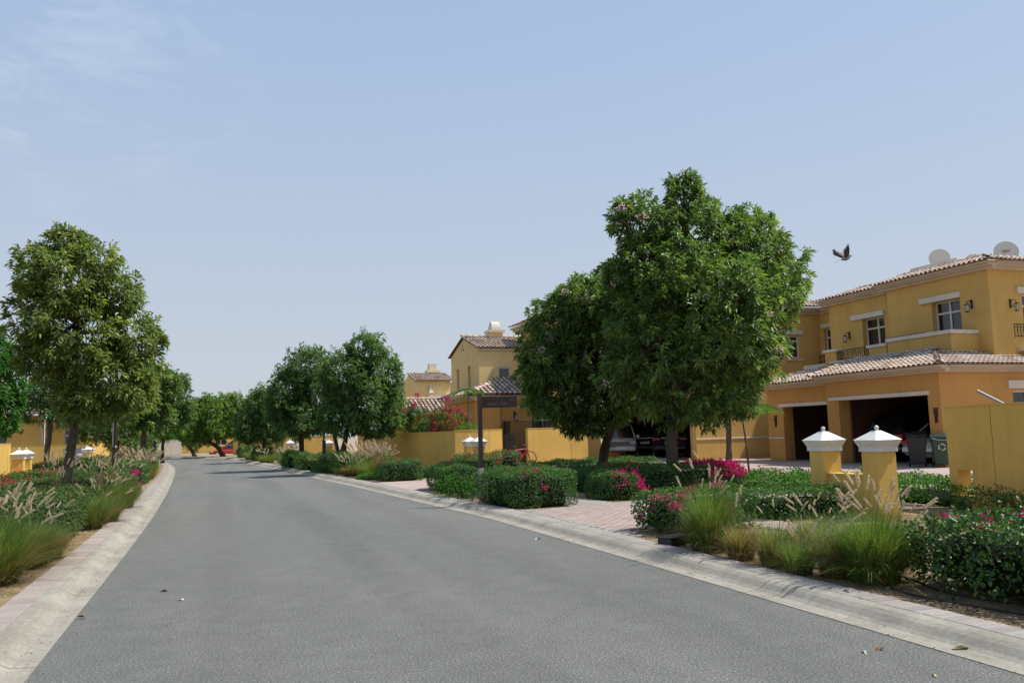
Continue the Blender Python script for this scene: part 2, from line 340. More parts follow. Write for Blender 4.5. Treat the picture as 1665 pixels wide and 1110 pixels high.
# ------------------------------------------------------------------ vegetation
def crown_points(ells, nclus, core=.45):
    ells = np.array(ells, float); C, R = ells[:, :3], ells[:, 3:6]
    w = (R[:, 0]*R[:, 2]+R[:, 0]*R[:, 1]); w = w/w.sum()
    k = RNG.choice(len(ells), size=nclus*3, p=w)
    d = unit(RNG.normal(size=(len(k), 3)))
    ph = (k*1.7)[:, None]
    lump = 1+.23*np.sin(d[:, :1]*7+ph)*np.sin(d[:, 1:2]*6+ph*2)+.10*np.sin(d[:, 2:3]*11+d[:, :1]*9+ph)
    rr = core+(1.04-core)*RNG.random((len(k), 1))**.55
    P = C[k]+d*rr*lump*R[k]
    q = np.min(np.stack([np.linalg.norm((P-C[j])/R[j], axis=1) for j in range(len(C))], 1), axis=1)
    deep = q < .62
    hole = np.sin(P[:, 0]*2.9+C[0, 0])*np.sin(P[:, 1]*2.3)*np.sin(P[:, 2]*3.1+C[0, 1])+.5*np.sin(P[:, 0]*6.1)*np.sin(P[:, 2]*5.7)
    keep = (~deep | (RNG.random(len(k)) < .15)) & ((hole > -.38) | (RNG.random(len(k)) < .25))
    P, d = P[keep][:nclus], d[keep][:nclus]
    return P, d
def make_tree(name_label, cat, ells, trunk, mat, nclus, per, ln, wd, group=None, barkm='bark', spread=.09, flowers=0, fmat='petal', limbs=True, core=.45, name='tree', tr=.16, droop=.25, light_top=.0):
    root = thing(name, name_label, cat, trunk[0], 0, group); o0 = Vector(trunk[0])
    P, d = crown_points(ells, nclus, core); n = len(P)
    LP = np.repeat(P, per, 0); od = np.repeat(d, per, 0)
    LD = unit(od*np.array([.75, .75, .35])+RNG.normal(size=LP.shape)*.6)
    LP = LP+LD*RNG.random((len(LP), 1))*spread*.45+RNG.normal(size=LP.shape)*spread*.22
    tint = np.repeat(RNG.random(n)**1.5, per)*.55+RNG.random(len(LP))**2*.45
    zc = LP[:, 2]; ztop = zc.max(); zb = zc.min()
    V, T, R_ = leaf_arrays(LP-np.array(o0), LD, ln*(.6+.7*RNG.random(len(LP))), wd*(.7+.6*RNG.random(len(LP))), np.clip(tint, 0, 1), droop, od*.5+np.array([0, 0, .8]))
    npmesh('crown', V, T, R_, mat, root)
    # trunk and limbs
    mb = MB(); tp = [Vector(p)-o0 for p in trunk]; top = tp[-1]
    N = 9; pts = []; rad = []
    for i in range(N+1):
        s = i/N*(len(tp)-1); a = int(min(s, len(tp)-2)); q = tp[a].lerp(tp[a+1], s-a)
        q = q+Vector((math.sin(i*1.9+o0.x)*.35, math.cos(i*1.3+o0.y)*.35, 0))*tr*.35; pts.append(q); rad.append(tr*(1.28 if i == 0 else 1.08 if i == 1 else 1-.035*i)*(1+.06*math.sin(i*2.3)))
    mb.tube(pts, rad, 12)
    if limbs:
        for e in ells:
            c = Vector(e[:3])-o0
            st = top.lerp(tp[-2], random.random()*.25); midp = st.lerp(c, .5)+Vector((random.uniform(-.15, .15), random.uniform(-.15, .15), random.uniform(-.1, .2)))*e[3]
            mb.tube([st, midp, c, c+Vector((random.uniform(-.4, .4), random.uniform(-.4, .4), .5))*e[3]], [tr*.5, tr*.34, tr*.2, tr*.06], 6)
            for k in range(3):
                dd = Vector((random.uniform(-1, 1), random.uniform(-1, 1), random.uniform(-.1, 1))).normalized()*e[3]*.8
                mb.tube([midp.lerp(c, .6), midp.lerp(c, .6)+dd*.5, c+dd], [tr*.2, tr*.12, tr*.04], 5)
    mb.build('trunk', barkm, root, smooth=True)
    if flowers:
        fm = flower_mesh(fmat); idx = RNG.choice(n, min(n, flowers*4), replace=False); cnt = 0
        for i in idx:
            if d[i][1] > .2: continue
            p = P[i]+d[i]*ln*.8; o = bpy.data.objects.new('blossom', fm); COL.objects.link(o); o.parent = root
            put(o, Vector(p)-o0, rot=(random.random()*6, random.random()*6, 0), sc=random.uniform(.7, 1.3)); cnt += 1
            if cnt >= flowers: break
    return root
FM = {}
def flower_mesh(mat, rad=.045, n=26, pet=.035):
    if mat in FM: return FM[mat]
    P = RNG.normal(size=(n, 3))*rad*.55; D = unit(P+RNG.normal(size=(n, 3))*.02)
    V, T, R_ = leaf_arrays(P, D, pet, pet*.85, RNG.random(n), 0)
    o = npmesh('blossom', V, T, R_, mat); me = o.data; bpy.data.objects.remove(o); FM[mat] = me; return me
flower_mesh('petal', .075, 30, .05); flower_mesh('bract', .05, 26, .036); flower_mesh('bract_red', .04, 20, .034); flower_mesh('petal_white', .06, 26, .05)

def superbox(n, h, e=5.0):
    """points on a rounded box of half sizes h (bottom left off), with outward normals"""
    hx, hy, hz = h; A = np.array([hy*hz, hy*hz, hx*hz, hx*hz, hx*hy]); f_ = RNG.choice(5, size=n, p=A/A.sum())
    c = RNG.uniform(-1, 1, size=(n, 3)); c[f_ == 0, 0] = 1; c[f_ == 1, 0] = -1; c[f_ == 2, 1] = 1; c[f_ == 3, 1] = -1; c[f_ == 4, 2] = 1
    nn = (np.abs(c)**e).sum(1)**(1/e); p = c/nn[:, None]
    g = np.sign(p)*np.abs(p)**(e-1)/np.array(h); return p*np.array(h), unit(g)
def hedge(cx, cy, sx, sy, h, label, rz=0, mat='leaf_hedge', leaf=.04, n=None, flowers=0, fmat='bract', ftop=False, group=None, dens=1.0, rough=.045, name='hedge', cat='hedge', z0=.08, fbox=None, lift=0, stems=0):
    root = thing(name, label, cat, (cx, cy, z0), rz, group)
    H = (sx/2, sy/2, h/2+.02); area = (sx*sy+2*h*(sx+sy))
    if n is None: n = int(min(95000, dens*area/(leaf*leaf)*2.3))
    P, Nn = superbox(n, H)
    if lift: keep = (P[:, 2] > -h/2+lift*(.5+1.0*RNG.random(len(P)))) | (RNG.random(len(P)) < .12); P, Nn = P[keep], Nn[keep]; n = len(P)
    s = 1+0*P[:, :1]; wob = rough*(np.sin(P[:, :1]*5.1+cy)*np.sin(P[:, 1:2]*4.3+cx)+.8*np.sin(P[:, 2:3]*9+P[:, :1]*7)+.6*np.sin(P[:, 1:2]*13+P[:, :1]*11))
    P = P+Nn*(wob-RNG.random((n, 1))**2*leaf*2.4+.3*leaf); P[:, 2] += h/2
    P[:, 2] = np.maximum(P[:, 2], .005)
    stray = RNG.random(n) < .015; P[stray] += Nn[stray]*leaf*2.0*RNG.random((stray.sum(), 1))
    D = unit(Nn*.35+RNG.normal(size=(n, 3))*.8+np.array([0, 0, .1]))
    clump = .5+.5*np.sin(P[:, 0]*9+cx)*np.sin(P[:, 1]*8+cy)*np.sin(P[:, 2]*10)
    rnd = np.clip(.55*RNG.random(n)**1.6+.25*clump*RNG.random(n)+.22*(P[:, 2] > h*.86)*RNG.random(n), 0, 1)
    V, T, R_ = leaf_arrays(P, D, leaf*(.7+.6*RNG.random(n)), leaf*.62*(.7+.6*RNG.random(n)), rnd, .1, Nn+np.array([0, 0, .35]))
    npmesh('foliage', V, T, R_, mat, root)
    # added solid dark core that blocks the view through the leaves
    P2, N2 = superbox(1, H); mb = MB(); k = 12; ins = (leaf*2.6+rough*1.3) if not lift else leaf*1.7+rough
    vs = []; fs = []
    zlo = -h/2+(lift*1.1 if lift else .02); ring = 20; lev = 5
    for i in range(lev+1):
        z = zlo+(h/2-ins-zlo)*i/lev
        for j in range(ring):
            a = 2*PI*j/ring; c_, s_ = math.cos(a), math.sin(a); q = (abs(c_)**5+abs(s_)**5)**-.2
            tz = 1-.10*(i/lev)**6
            vs.append(((H[0]-ins)*c_*q*tz, (H[1]-ins)*s_*q*tz, z+h/2))
    for i in range(lev):
        for j in range(ring): fs.append((i*ring+j, i*ring+(j+1) % ring, (i+1)*ring+(j+1) % ring, (i+1)*ring+j))
    fs += [tuple(range(ring))[::-1], tuple(range(lev*ring, (lev+1)*ring))]
    mb.add(vs, fs)
    for q in range(stems):
        x = random.uniform(-H[0]*.8, H[0]*.8); y = random.uniform(-H[1]*.9, H[1]*.9)
        p0 = Vector((x, y, 0)); 
        for w in range(3):
            e = p0+Vector((random.uniform(-.22, .22), random.uniform(-.22, .22), lift*1.6+.1)); m_ = p0.lerp(e, .5)+Vector((random.uniform(-.08, .08), random.uniform(-.08, .08), 0))
            mb.tube([p0, m_, e], [.014, .011, .008], 6)
    mb.build('branches', 'twig_core_dark', root)  # solid dark core with the woody stems joined on
    if flowers:
        me = FM[fmat]
        for i in range(flowers):
            for _ in range(60):
                p, nn = superbox(1, H); p = p[0]; nn = nn[0]
                if ftop and p[2] < h*.18: continue
                if fbox and not (fbox[0] <= p[0]/H[0] <= fbox[1] and fbox[2] <= p[1]/H[1] <= fbox[3] and fbox[4] <= (p[2]+h/2)/h <= fbox[5]): continue
                if nn[1] > .5 and abs(nn[2]) < .3: continue
                break
            o = bpy.data.objects.new('blossom', me); COL.objects.link(o); o.parent = root
            p = p+nn*(.02); put(o, (p[0], p[1], p[2]+h/2), rot=(random.random()*6, random.random()*6, random.random()*6), sc=random.uniform(.7, 1.35)*(leaf/.04)**.5)
    return root
def plume_mesh():
    n = 260; t_ = RNG.random(n); a = RNG.random(n)*2*PI; R0 = .010*np.sin(np.clip(t_*.93+.07, 0, 1)*PI)**.6
    P = np.stack([np.cos(a)*R0*.3+.028*t_**2, np.sin(a)*R0*.3, t_*.15], 1); D = unit(np.stack([np.cos(a)*.5, np.sin(a)*.5, np.ones(n)], 1))
    V, T, R_ = leaf_arrays(P, D, .024, .0042, RNG.random(n), 0)
    o = npmesh('plume', V, T, R_, 'plume'); me = o.data; bpy.data.objects.remove(o); return me
PLUME = plume_mesh()
def grass(x, y, hgt, rad, nb, label, brown=.3, plumes=0, group='clumps of fountain grass in the verge beds', lean=(0, 0), green=0.0, w=.005, z0=.08, pscale=1.0, plen=1.12):
    hgt *= 1.25; rad *= 1.3; nb = int(nb*1.2); w *= 1.3; brown = min(.85, brown+.10)
    root = thing('grass_clump', label, 'ornamental grass', (x, y, z0), 0, group)
    n = nb; a = RNG.random(n)*2*PI; rb = rad*.62*np.sqrt(RNG.random(n)); sp = RNG.random(n)
    ln = hgt*(.55+.55*RNG.random(n)); out = rad*(.25+1.5*sp)*ln/hgt
    low = RNG.random(n) < .22; ln[low] *= .55; out[low] = out[low]*1.5+.04
    B0 = np.stack([np.cos(a)*rb, np.sin(a)*rb, np.zeros(n)], 1); az = a+RNG.normal(size=n)*.5
    out = out*(.55+.75*rb/rad)+.02; dx, dy = np.cos(az)*out+lean[0]*ln, np.sin(az)*out+lean[1]*ln
    rnd = np.clip(green+.5*RNG.random(n)**1.2, 0, .55); bm = RNG.random(n) < brown; rnd[bm] = .62+.38*RNG.random(bm.sum()); ln = np.where(bm, ln*.72, ln)
    K = 4; vs = []; wv = np.stack([-np.sin(az), np.cos(az), np.zeros(n)], 1)
    for k in range(K+1):
        s = k/K; c = B0+np.stack([dx*s**1.7, dy*s**1.7, ln*(s-.22*s**3*(out/rad))], 1); ww = w*(1-s*.85)*.5
        vs += [c-wv*ww, c+wv*ww]
    V = np.stack(vs, 1).reshape(-1, 3); i = np.arange(n)[:, None]*(2*(K+1))
    T = np.concatenate([i+np.array([[2*k, 2*k+1, 2*k+3, 2*k+2]]) for k in range(K)], 1).reshape(-1, 4)
    npmesh('blades', V, T, np.repeat(rnd, K), 'grass_blade', root)
    if plumes:
        mb = MB()
        for _ in range(int(plumes*(.85 if x > 0 and y < 12 else 1.7))):
            a_ = random.random()*2*PI; o_ = rad*random.uniform(.3, 1.3); h_ = hgt*plen*random.uniform(.72, 1.08)
            e = Vector((math.cos(a_)*o_+lean[0]*h_, math.sin(a_)*o_+lean[1]*h_, h_)); m_ = Vector((e.x*.35, e.y*.35, h_*.62))
            mb.tube([(e.x*.1, e.y*.1, 0), m_, e], [.0022, .0018, .0014], 4, False, .3)
            o = bpy.data.objects.new('plume', PLUME); COL.objects.link(o); o.parent = root
            dr = ((e-m_).normalized()+Vector((math.cos(a_), math.sin(a_), -.1))*random.uniform(-.25, .6)).normalized()
            o.rotation_mode = 'QUATERNION'; o.rotation_quaternion = dr.to_track_quat('Z', 'Y'); o.location = e-dr*.01; s_ = random.uniform(.8, 1.3)*pscale; o.scale = (s_*1.15, s_*1.15, s_)
        mb.build('stems', 'grass_blade', root)
    return root
def fronds(name, label, cat, base, top, nf, flen, group=None, tiers=1, mat='leaf_frond', lw=.018, trunk_r=.03, pitch=.25):
    """a slim stem with feathery compound leaves in tiers"""
    root = thing(name, label, cat, base, 0, group); o0 = Vector(base); mb = MB(); tp = Vector(top)-o0
    mb.tube([(0, 0, 0), tp*.5+Vector((.04, 0, 0)), tp], [trunk_r, trunk_r*.8, trunk_r*.5], 8); Ps = []; Ds = []
    for ti in range(tiers):
        c = tp*(1-.42*ti)
        for k in range(nf):
            a = 2*PI*k/nf+random.random()*.6; fl = flen*random.uniform(.75, 1.1); pts = []
            for s in range(7):
                q = s/6; pts.append(c+Vector((math.cos(a)*fl*q, math.sin(a)*fl*q, fl*(pitch*q-.45*q*q))))
            mb.tube(pts, [.006*(1-s/9) for s in range(7)], 4)
            for s in range(26):
                q = .15+.85*s/26; i = min(int(q*6), 5); p = pts[i].lerp(pts[i+1], q*6-i); dd = (pts[i+1]-pts[i]).normalized(); sd = dd.cross(Vector((0, 0, 1))).normalized()
                for sg in (-1, 1):
                    for z in range(2):
                        Ps.append(p+dd*random.uniform(-.01, .02)); Ds.append(sd*sg+dd*.5+Vector((0, 0, random.uniform(-.25, .1))))
    Ps = np.array([tuple(p) for p in Ps]); Ds = np.array([tuple(p) for p in Ds]); n = len(Ps)
    V, T, R_ = leaf_arrays(Ps, Ds, flen*.17*(.7+.5*RNG.random(n)), lw, RNG.random(n), .15); npmesh('fronds', V, T, R_, mat, root); mb.build('trunk', 'bark', root, True); return root

# ------------------------------------------------------------------ ground, road, kerbs
RP = [(4.75, -14), (4.78, 4), (4.85, 9.5), (4.88, 14), (4.86, 16), (4.72, 18.1), (4.56, 21), (4.43, 24), (4.27, 27), (4.09, 30), (3.87, 33), (3.59, 38), (3.27, 44), (2.66, 52.5), (2.0, 62), (1.4, 73), (.3, 80), (-2, 87), (-6, 93), (-13, 98), (-30, 101), (-70, 104)]
LP_ = [(-1.21, -14), (-1.21, 6.7), (-1.21, 14), (-1.25, 20), (-1.39, 27.6), (-1.6, 36), (-2.0, 48.7), (-2.45, 58), (-2.98, 65), (-3.54, 71.3), (-5.0, 76), (-8, 80.5), (-14, 84), (-30, 87), (-70, 89)]
def resample(P, step=1.0):
    P = np.array(P, float); d = np.r_[0, np.cumsum(np.linalg.norm(np.diff(P, axis=0), axis=1))]; n = int(d[-1]/step)+1; t_ = np.linspace(0, d[-1], n)
    Q = np.stack([np.interp(t_, d, P[:, 0]), np.interp(t_, d, P[:, 1])], 1)
    for _ in range(3): Q[1:-1] = .25*Q[:-2]+.5*Q[1:-1]+.25*Q[2:]
    return Q
def normals(Q, side):
    T = np.gradient(Q, axis=0); T /= np.linalg.norm(T, axis=1, keepdims=True); return np.stack([T[:, 1], -T[:, 0]], 1)*side
RQ, LQ = resample(RP, .5), resample(LP_, .5); RN, LN = normals(RQ, 1), normals(LQ, -1)
def edgeR(y): i = np.argmin(abs(RQ[:, 1]-y)); return RQ[i]
def sheet(name, A, B_, za, zb, mat):
    mb = MB(); n = len(A); mb.add([(*a, za) for a in A]+[(*b_, zb) for b_ in B_], [(i, n+i, n+i+1, i+1) for i in range(n-1)], .5)
    return tag(mb.build(name, mat), kind='structure')
def resn(P, n):
    d = np.r_[0, np.cumsum(np.linalg.norm(np.diff(P, axis=0), axis=1))]; t_ = np.linspace(0, d[-1], n); return np.stack([np.interp(t_, d, P[:, 0]), np.interp(t_, d, P[:, 1])], 1)
mb = MB(); mb.add([(-900, -300, -.06), (900, -300, -.06), (900, 1500, -.06), (-900, 1500, -.06)], [(0, 1, 2, 3)]); tag(mb.build('ground', 'ground_far'), kind='structure')
nn_ = 400; sheet('road', resn(LQ, nn_), resn(RQ, nn_), .0, .0, 'asphalt')
KW = .42; PW = .26
keep = RQ[:, 1] < 95
Ro = RQ+RN*.3; far = Ro.copy(); far[:, 0] = 70; sheet('verge', Ro[keep], far[keep], .078, .078, 'sand')
keep = LQ[:, 1] < 80
Lo = LQ+LN*.3; far = Lo.copy(); far[:, 0] = -70; sheet('verge', Lo[keep], far[keep], .078, .078, 'sand')
PROF = [(0, .006), (.10, .010), (.16, .014), (.205, .034), (.265, .076), (.315, .097), (.38, .104), (.42, .104), (.42, -.04), (0, -.04)]
def kerb(Q, N, side, name_label):
    root = bpy.data.objects.new('kerb', None); COL.objects.link(root); tag(root, kind='structure')
    lens = int(3.0/.5); i = 0; rest = MB()
    while i < len(Q)-1:
        j = min(i+lens, len(Q)-1); seg = Q[i:j+1]; nn = N[i:j+1]; far_ = Q[i][1] > 46 or Q[i][1] < 0; mb = rest if far_ else MB(); T = np.gradient(seg, axis=0); T /= np.linalg.norm(T, axis=1, keepdims=True)
        vs = []; K = len(PROF)
        for k in range(len(seg)):
            e = T[k]*(.006 if k == 0 else -.006 if k == len(seg)-1 else 0)
            for (o_, z) in PROF: p = seg[k]+nn[k]*o_+e; vs.append((p[0], p[1], z))
        fs = [(k*K+a, k*K+(a+1) % K, (k+1)*K+(a+1) % K, (k+1)*K+a) for k in range(len(seg)-1) for a in range(K)]
        fs += [tuple(range(K)), tuple(range((len(seg)-1)*K, len(seg)*K))[::-1]]; mb.add(vs, fs)
        if not far_: mb.build('kerb_segment', 'concrete', root)
        i = j
    o = rest.build('kerb_run', 'concrete', root); o['kind'] = 'stuff'
kerb(RQ, RN, 1, ''); kerb(LQ, LN, -1, '')
# paver course behind each kerb: near ones singly, the rest joined
def paver_box(mb, c, ux, lx, ly, z, h=.04, rnd=None):
    ux = Vector((ux[0], ux[1])).normalized(); uy = Vector((-ux.y, ux.x)); a, b_ = lx/2, ly/2; ch = .006
    def q(x, y, zz): p = Vector(c)+ux*x+uy*y; return (p.x, p.y, zz)
    vs = [q(-a, -b_, z-h), q(a, -b_, z-h), q(a, b_, z-h), q(-a, b_, z-h), q(-a, -b_, z-ch), q(a, -b_, z-ch), q(a, b_, z-ch), q(-a, b_, z-ch), q(-a+ch, -b_+ch, z), q(a-ch, -b_+ch, z), q(a-ch, b_-ch, z), q(-a+ch, b_-ch, z)]
    mb.add(vs, [(8, 9, 10, 11), (4, 5, 9, 8), (5, 6, 10, 9), (6, 7, 11, 10), (7, 4, 8, 11), (0, 1, 5, 4), (1, 2, 6, 5), (2, 3, 7, 6), (3, 0, 4, 7)], rnd)
pb = MB(); paver_box(pb, (0, 0), (1, 0), PW-.008, .094, 0); pm = pb.build('paver', 'paver_grey'); PME = pm.data; bpy.data.objects.remove(pm)
pb = MB(); paver_box(pb, (0, 0), (1, 0), PW-.008, .094, 0); pm = pb.build('paver', 'paver_sand'); PMP = pm.data; bpy.data.objects.remove(pm)
def course(Q, N, y0, y1, mesh, yend=78):
    root = bpy.data.objects.new('paver_course', None); COL.objects.link(root); tag(root, kind='structure'); rest = MB()
    Qs = resample([tuple(q) for q in Q], .1); Ns = normals(Qs, 1 if N is RN else -1)
    for p, n_ in zip(Qs, Ns):
        c = p+n_*(KW+PW/2+.004)
        if y0 < c[1] < y1:
            o = bpy.data.objects.new('paver', mesh); COL.objects.link(o); o.parent = root; put(o, (c[0], c[1], .106+random.uniform(-.002, .002)), rot=(random.uniform(-.006, .006), random.uniform(-.006, .006), math.atan2(n_[1], n_[0])+random.uniform(-.01, .01)))
        elif -2 < c[1] < yend: paver_box(rest, c, n_, PW-.008, .094, .106+random.uniform(-.002, .002))
    o = rest.build('paver_run', 'paver_grey' if mesh is PME else 'paver_sand', root); o['kind'] = 'stuff'
course(RQ, RN, 3.2, 17, PME); course(LQ, LN, 7, 22, PMP)
# real pavers on the near driveway apron
def inside(x, y, P):
    c = False; j = len(P)-1
    for i in range(len(P)):
        if (P[i][1] > y) != (P[j][1] > y) and x < (P[j][0]-P[i][0])*(y-P[i][1])/(P[j][1]-P[i][1])+P[i][0]: c = not c
        j = i
    return c
def paved(P, step=(.2, .1), ang=0.0, greyb=None, parent=None):
    a = MB(); g_ = MB(); xs = [p[0] for p in P]; ys = [p[1] for p in P]
    ca, sa = math.cos(ang), math.sin(ang); cx, cy = (min(xs)+max(xs))/2, (min(ys)+max(ys))/2; R_ = max(max(xs)-min(xs), max(ys)-min(ys))
    for j in range(int(-R_/step[1]), int(R_/step[1])):
        for i in range(int(-R_/step[0]), int(R_/step[0])):
            lx, ly = (i+.5*(j % 2))*step[0], j*step[1]; x, y = cx+lx*ca-ly*sa, cy+lx*sa+ly*ca
            if inside(x, y, P): paver_box(g_ if greyb and greyb(x, y) else a, (x, y), (ca, sa), step[0]-.006, step[1]-.006, .106+random.uniform(-.002, .002))
    for m_, mt in ((a, 'paver_pink'), (g_, 'paver_grey')):
        if m_.v: o = m_.build('paver_field', mt, parent); o['kind'] = 'stuff'
dr = bpy.data.objects.new('driveway', None); COL.objects.link(dr); tag(dr, kind='structure')
paved([(5.56, 10.5), (5.9, 11.4), (7.75, 11.5), (7.75, 9.4), (8.35, 9.4), (8.35, 12.4), (10.6, 12.7), (11.3, 15), (11.3, 17.0), (9, 17.0), (8.9, 16.0), (7.8, 15.7), (7.5, 18.9), (6.9, 18.5), (6.75, 15.4), (5.54, 15.4)], ang=.10, parent=dr,
      greyb=lambda x, y: x < 5.72 or (y > 15.1 and x < 7.5) or (y > 15.4 and x < 8.8))
mb = MB()
def flat(P, z, name, mat, kind='structure', parent=None):
    m_ = MB(); m_.add([(x, y, z) for x, y in P], [tuple(range(len(P)))]); o = m_.build(name, mat, parent)
    if not parent: tag(o, kind=kind)
    return o
flat([(9.5, 13), (11.3, 12.8), (14.3, 9), (36, 9), (36, 34), (16, 34), (14, 24), (11.3, 19.6), (11.2, 17.0)], .094, 'courtyard', 'paving_far')
flat([(5.22, 22.9), (9.6, 24.0), (12, 29), (20.5, 33.5), (24, 46), (14, 46), (11, 32), (8.7, 28.2), (5.0, 27.6)], .090, 'driveway', 'paving_far')
flat([(6.9, 18.4), (7.6, 18.4), (7.7, 23.5), (7.0, 23.3)], .096, 'footpath', 'paving_far')
flat([(3.65, 44.2), (12, 46), (12, 52), (3.3, 50.5)], .091, 'driveway', 'paving_far')
flat([(-2.1, 26.2), (-2.3, 31.5), (-12, 33), (-12, 27.5)], .092, 'driveway', 'paving_far'); flat([(-2.9, 47.5), (-3.2, 52), (-8, 54), (-8, 49)], .092, 'driveway', 'paving_far')

# ------------------------------------------------------------------ walls, pillars
class LB(MB):
    """boxes in wall coordinates: u along the wall, n out of its face, z up"""
    def __init__(s, org, ux, nrm): super().__init__(); s.o = Vector((org[0], org[1], 0)); s.u = Vector((ux[0], ux[1], 0)).normalized(); s.n = Vector((nrm[0], nrm[1], 0)).normalized()
    def p(s, u_, n_, z): return tuple(s.o+s.u*u_+s.n*n_+Vector((0, 0, z)))
    def lb(s, u0, u1, n0, n1, z0, z1):
        vs = [s.p(a, b_, c) for c in (z0, z1) for a, b_ in ((u0, n0), (u1, n0), (u1, n1), (u0, n1))]
        return s.add(vs, [(0, 3, 2, 1), (4, 5, 6, 7), (0, 1, 5, 4), (1, 2, 6, 5), (2, 3, 7, 6), (3, 0, 4, 7)])
    def wall(s, u0, u1, z0, z1, th, holes=()):
        us = sorted({u0, u1, *[h[0] for h in holes], *[h[1] for h in holes]}); zs = sorted({z0, z1, *[h[2] for h in holes], *[h[3] for h in holes]})
        solid = lambda i, j: 0 <= i < len(us)-1 and 0 <= j < len(zs)-1 and not any(h[0] <= us[i] and us[i+1] <= h[1] and h[2] <= zs[j] and zs[j+1] <= h[3] for h in holes)
        for i in range(len(us)-1):
            for j in range(len(zs)-1):
                if not solid(i, j): continue
                a, b_, c, d = us[i], us[i+1], zs[j], zs[j+1]
                s.add([s.p(a, 0, c), s.p(b_, 0, c), s.p(b_, 0, d), s.p(a, 0, d)], [(0, 1, 2, 3)]); s.add([s.p(a, -th, c), s.p(b_, -th, c), s.p(b_, -th, d), s.p(a, -th, d)], [(3, 2, 1, 0)])
                for (di, dj, A, B_) in ((-1, 0, (a, c), (a, d)), (1, 0, (b_, c), (b_, d)), (0, -1, (a, c), (b_, c)), (0, 1, (a, d), (b_, d))):
                    if not solid(i+di, j+dj): s.add([s.p(A[0], 0, A[1]), s.p(B_[0], 0, B_[1]), s.p(B_[0], -th, B_[1]), s.p(A[0], -th, A[1])], [(0, 1, 2, 3)])
        return s
def garden_wall(a, b_, z1, label, mat='wall_yellow', th=.22, holes=(), nrm=None, joints=(), group=None, cat='wall'):
    a, b_ = Vector(a), Vector(b_); d = (b_-a); ln = d.length; d.normalize(); nrm = nrm or (d.y, -d.x)
    root = thing('garden_wall', label, cat, (a.x, a.y, 0), 0, group); m_ = LB((0, 0), d, nrm); m_.wall(0, ln, .0, z1, th, holes); m_.build('wall', mat, root)
    c = LB((0, 0), d, nrm); c.lb(-.012, ln+.012, -th-.012, .012, z1, z1+.025); c.build('coping', mat, root)
    for (u_, w_) in joints:
        j = LB((0, 0), d, nrm); z = .12; vs = []; fs = []
        k = 24
        for i in range(k+1):
            zz = .1+(z1-.1)*i/k; off = .010*math.sin(i*.9)+.006*math.sin(i*2.7); ww = w_*(.5+.5*abs(math.sin(i*1.3)))
            vs += [j.p(u_+off-ww, .003, zz), j.p(u_+off+ww, .003, zz)]
        j.add(vs, [(2*i, 2*i+1, 2*i+3, 2*i+2) for i in range(k)]); j.build('crack', 'crack', root)
    return root
def pillar_parts(root, x, y):
    m_ = MB(); m_.frus(.362, .355, 0, 1.135, x, y); m_.build('shaft', 'wall_yellow', root, bevel=.006)
    c = MB(); c.frus(.405, .405, 1.132, 1.205, x, y); c.frus(.405, .475, 1.205, 1.275, x, y); c.frus(.475, .50, 1.275, 1.315, x, y); c.frus(.515, .09, 1.315, 1.463, x, y); cp = c.build('cap', 'white_paint', root)
    k = MB(); k.lathe([(.035, 1.455), (.026, 1.467), (.022, 1.476)]+[(max(.004, .036*math.sin(PI*i/8)), 1.508-.036*math.cos(PI*i/8)) for i in range(1, 9)], 12, (x, y, 0)); k.build('finial', 'white_paint', cp, smooth=True)
def pillar_pair(x, y, dx, dy, label, rz=0, group='pairs of white capped letterbox pillars at the drive entrances', low=True):
    root = thing('gate_pillars', label, 'gate pillars', (x, y, .01), rz, group); pillar_parts(root, 0, 0); pillar_parts(root, dx, dy)
    d = Vector((dx, dy)); ln = d.length; ux = d/ln; w = LB((0, 0), ux, (ux.y, -ux.x)); w.lb(.17, ln-.17, -.11, .11, 0, .74); w.build('low_wall', 'wall_yellow', root); w = LB((0, 0), ux, (ux.y, -ux.x)); w.lb(.172, ln-.172, -.125, .125, .74, .768); w.build('coping', 'wall_yellow', root)
    return root
pillar_pair(9.93, 10.6, -.13, 1.15, 'pair of yellow pillars with white pyramid caps in front of the open double garage', -.05)
pillar_pair(8.82, 28.4, .02, 1.15, 'pair of yellow pillars with white caps directly beside the brown street sign post')
pillar_pair(-6.62, 34.2, 0, 1.2, 'white capped yellow pillars at the left edge of the photo beside the lit wall end')
pillar_pair(-6.75, 52, 0, 1.2, 'white capped pillars in front of the grey meter cabinet on the left')
pillar_pair(-5.0, 59, 0, 1.2, 'distant white capped pillars right of the black lamp post on the left')
pillar_pair(5.75, 45.6, 0, 1.2, 'white capped pillars behind the three stemmed tree trunk on the right verge')
pillar_pair(4.75, 57.5, 0, 1.2, 'distant white capped pillars behind the slim right verge trunk')
v = Vector((.22, .976)).normalized(); e0 = Vector((12.28, 11.45))
garden_wall(tuple(e0), tuple(e0-v*5.5), 1.83, 'tall plain yellow garden wall with a square hole near its foot at the right edge', holes=[(.22, .62, .30, .74)], nrm=(-v.y, v.x), th=.25, joints=[(1.18, .004)])
garden_wall((13.55, 36.0), (16.75, 36.4), 1.76, 'sunlit yellow garden wall end behind the right verge trees', nrm=(.124, -.992), joints=[(2.3, .006)])
garden_wall((7.35, 46.0), (8.68, 31.0), 1.70, 'long curving yellow garden wall behind the right verge under the bougainvillea', nrm=(-1, -.089))
garden_wall((8.69, 31.0), (9.85, 31.0), 1.73, 'short yellow wall return behind the white capped pillars', nrm=(0, -1))
garden_wall((9.95, 31.6), (10.9, 31.9), 1.73, 'narrow yellow wall panel just right of the street sign post', nrm=(.1, -1), joints=[(.35, .004)])
garden_wall((4.75, 50.5), (6.9, 50.5), 1.70, 'yellow wall end facing the camera between the two right verge tree trunks', nrm=(0, -1))
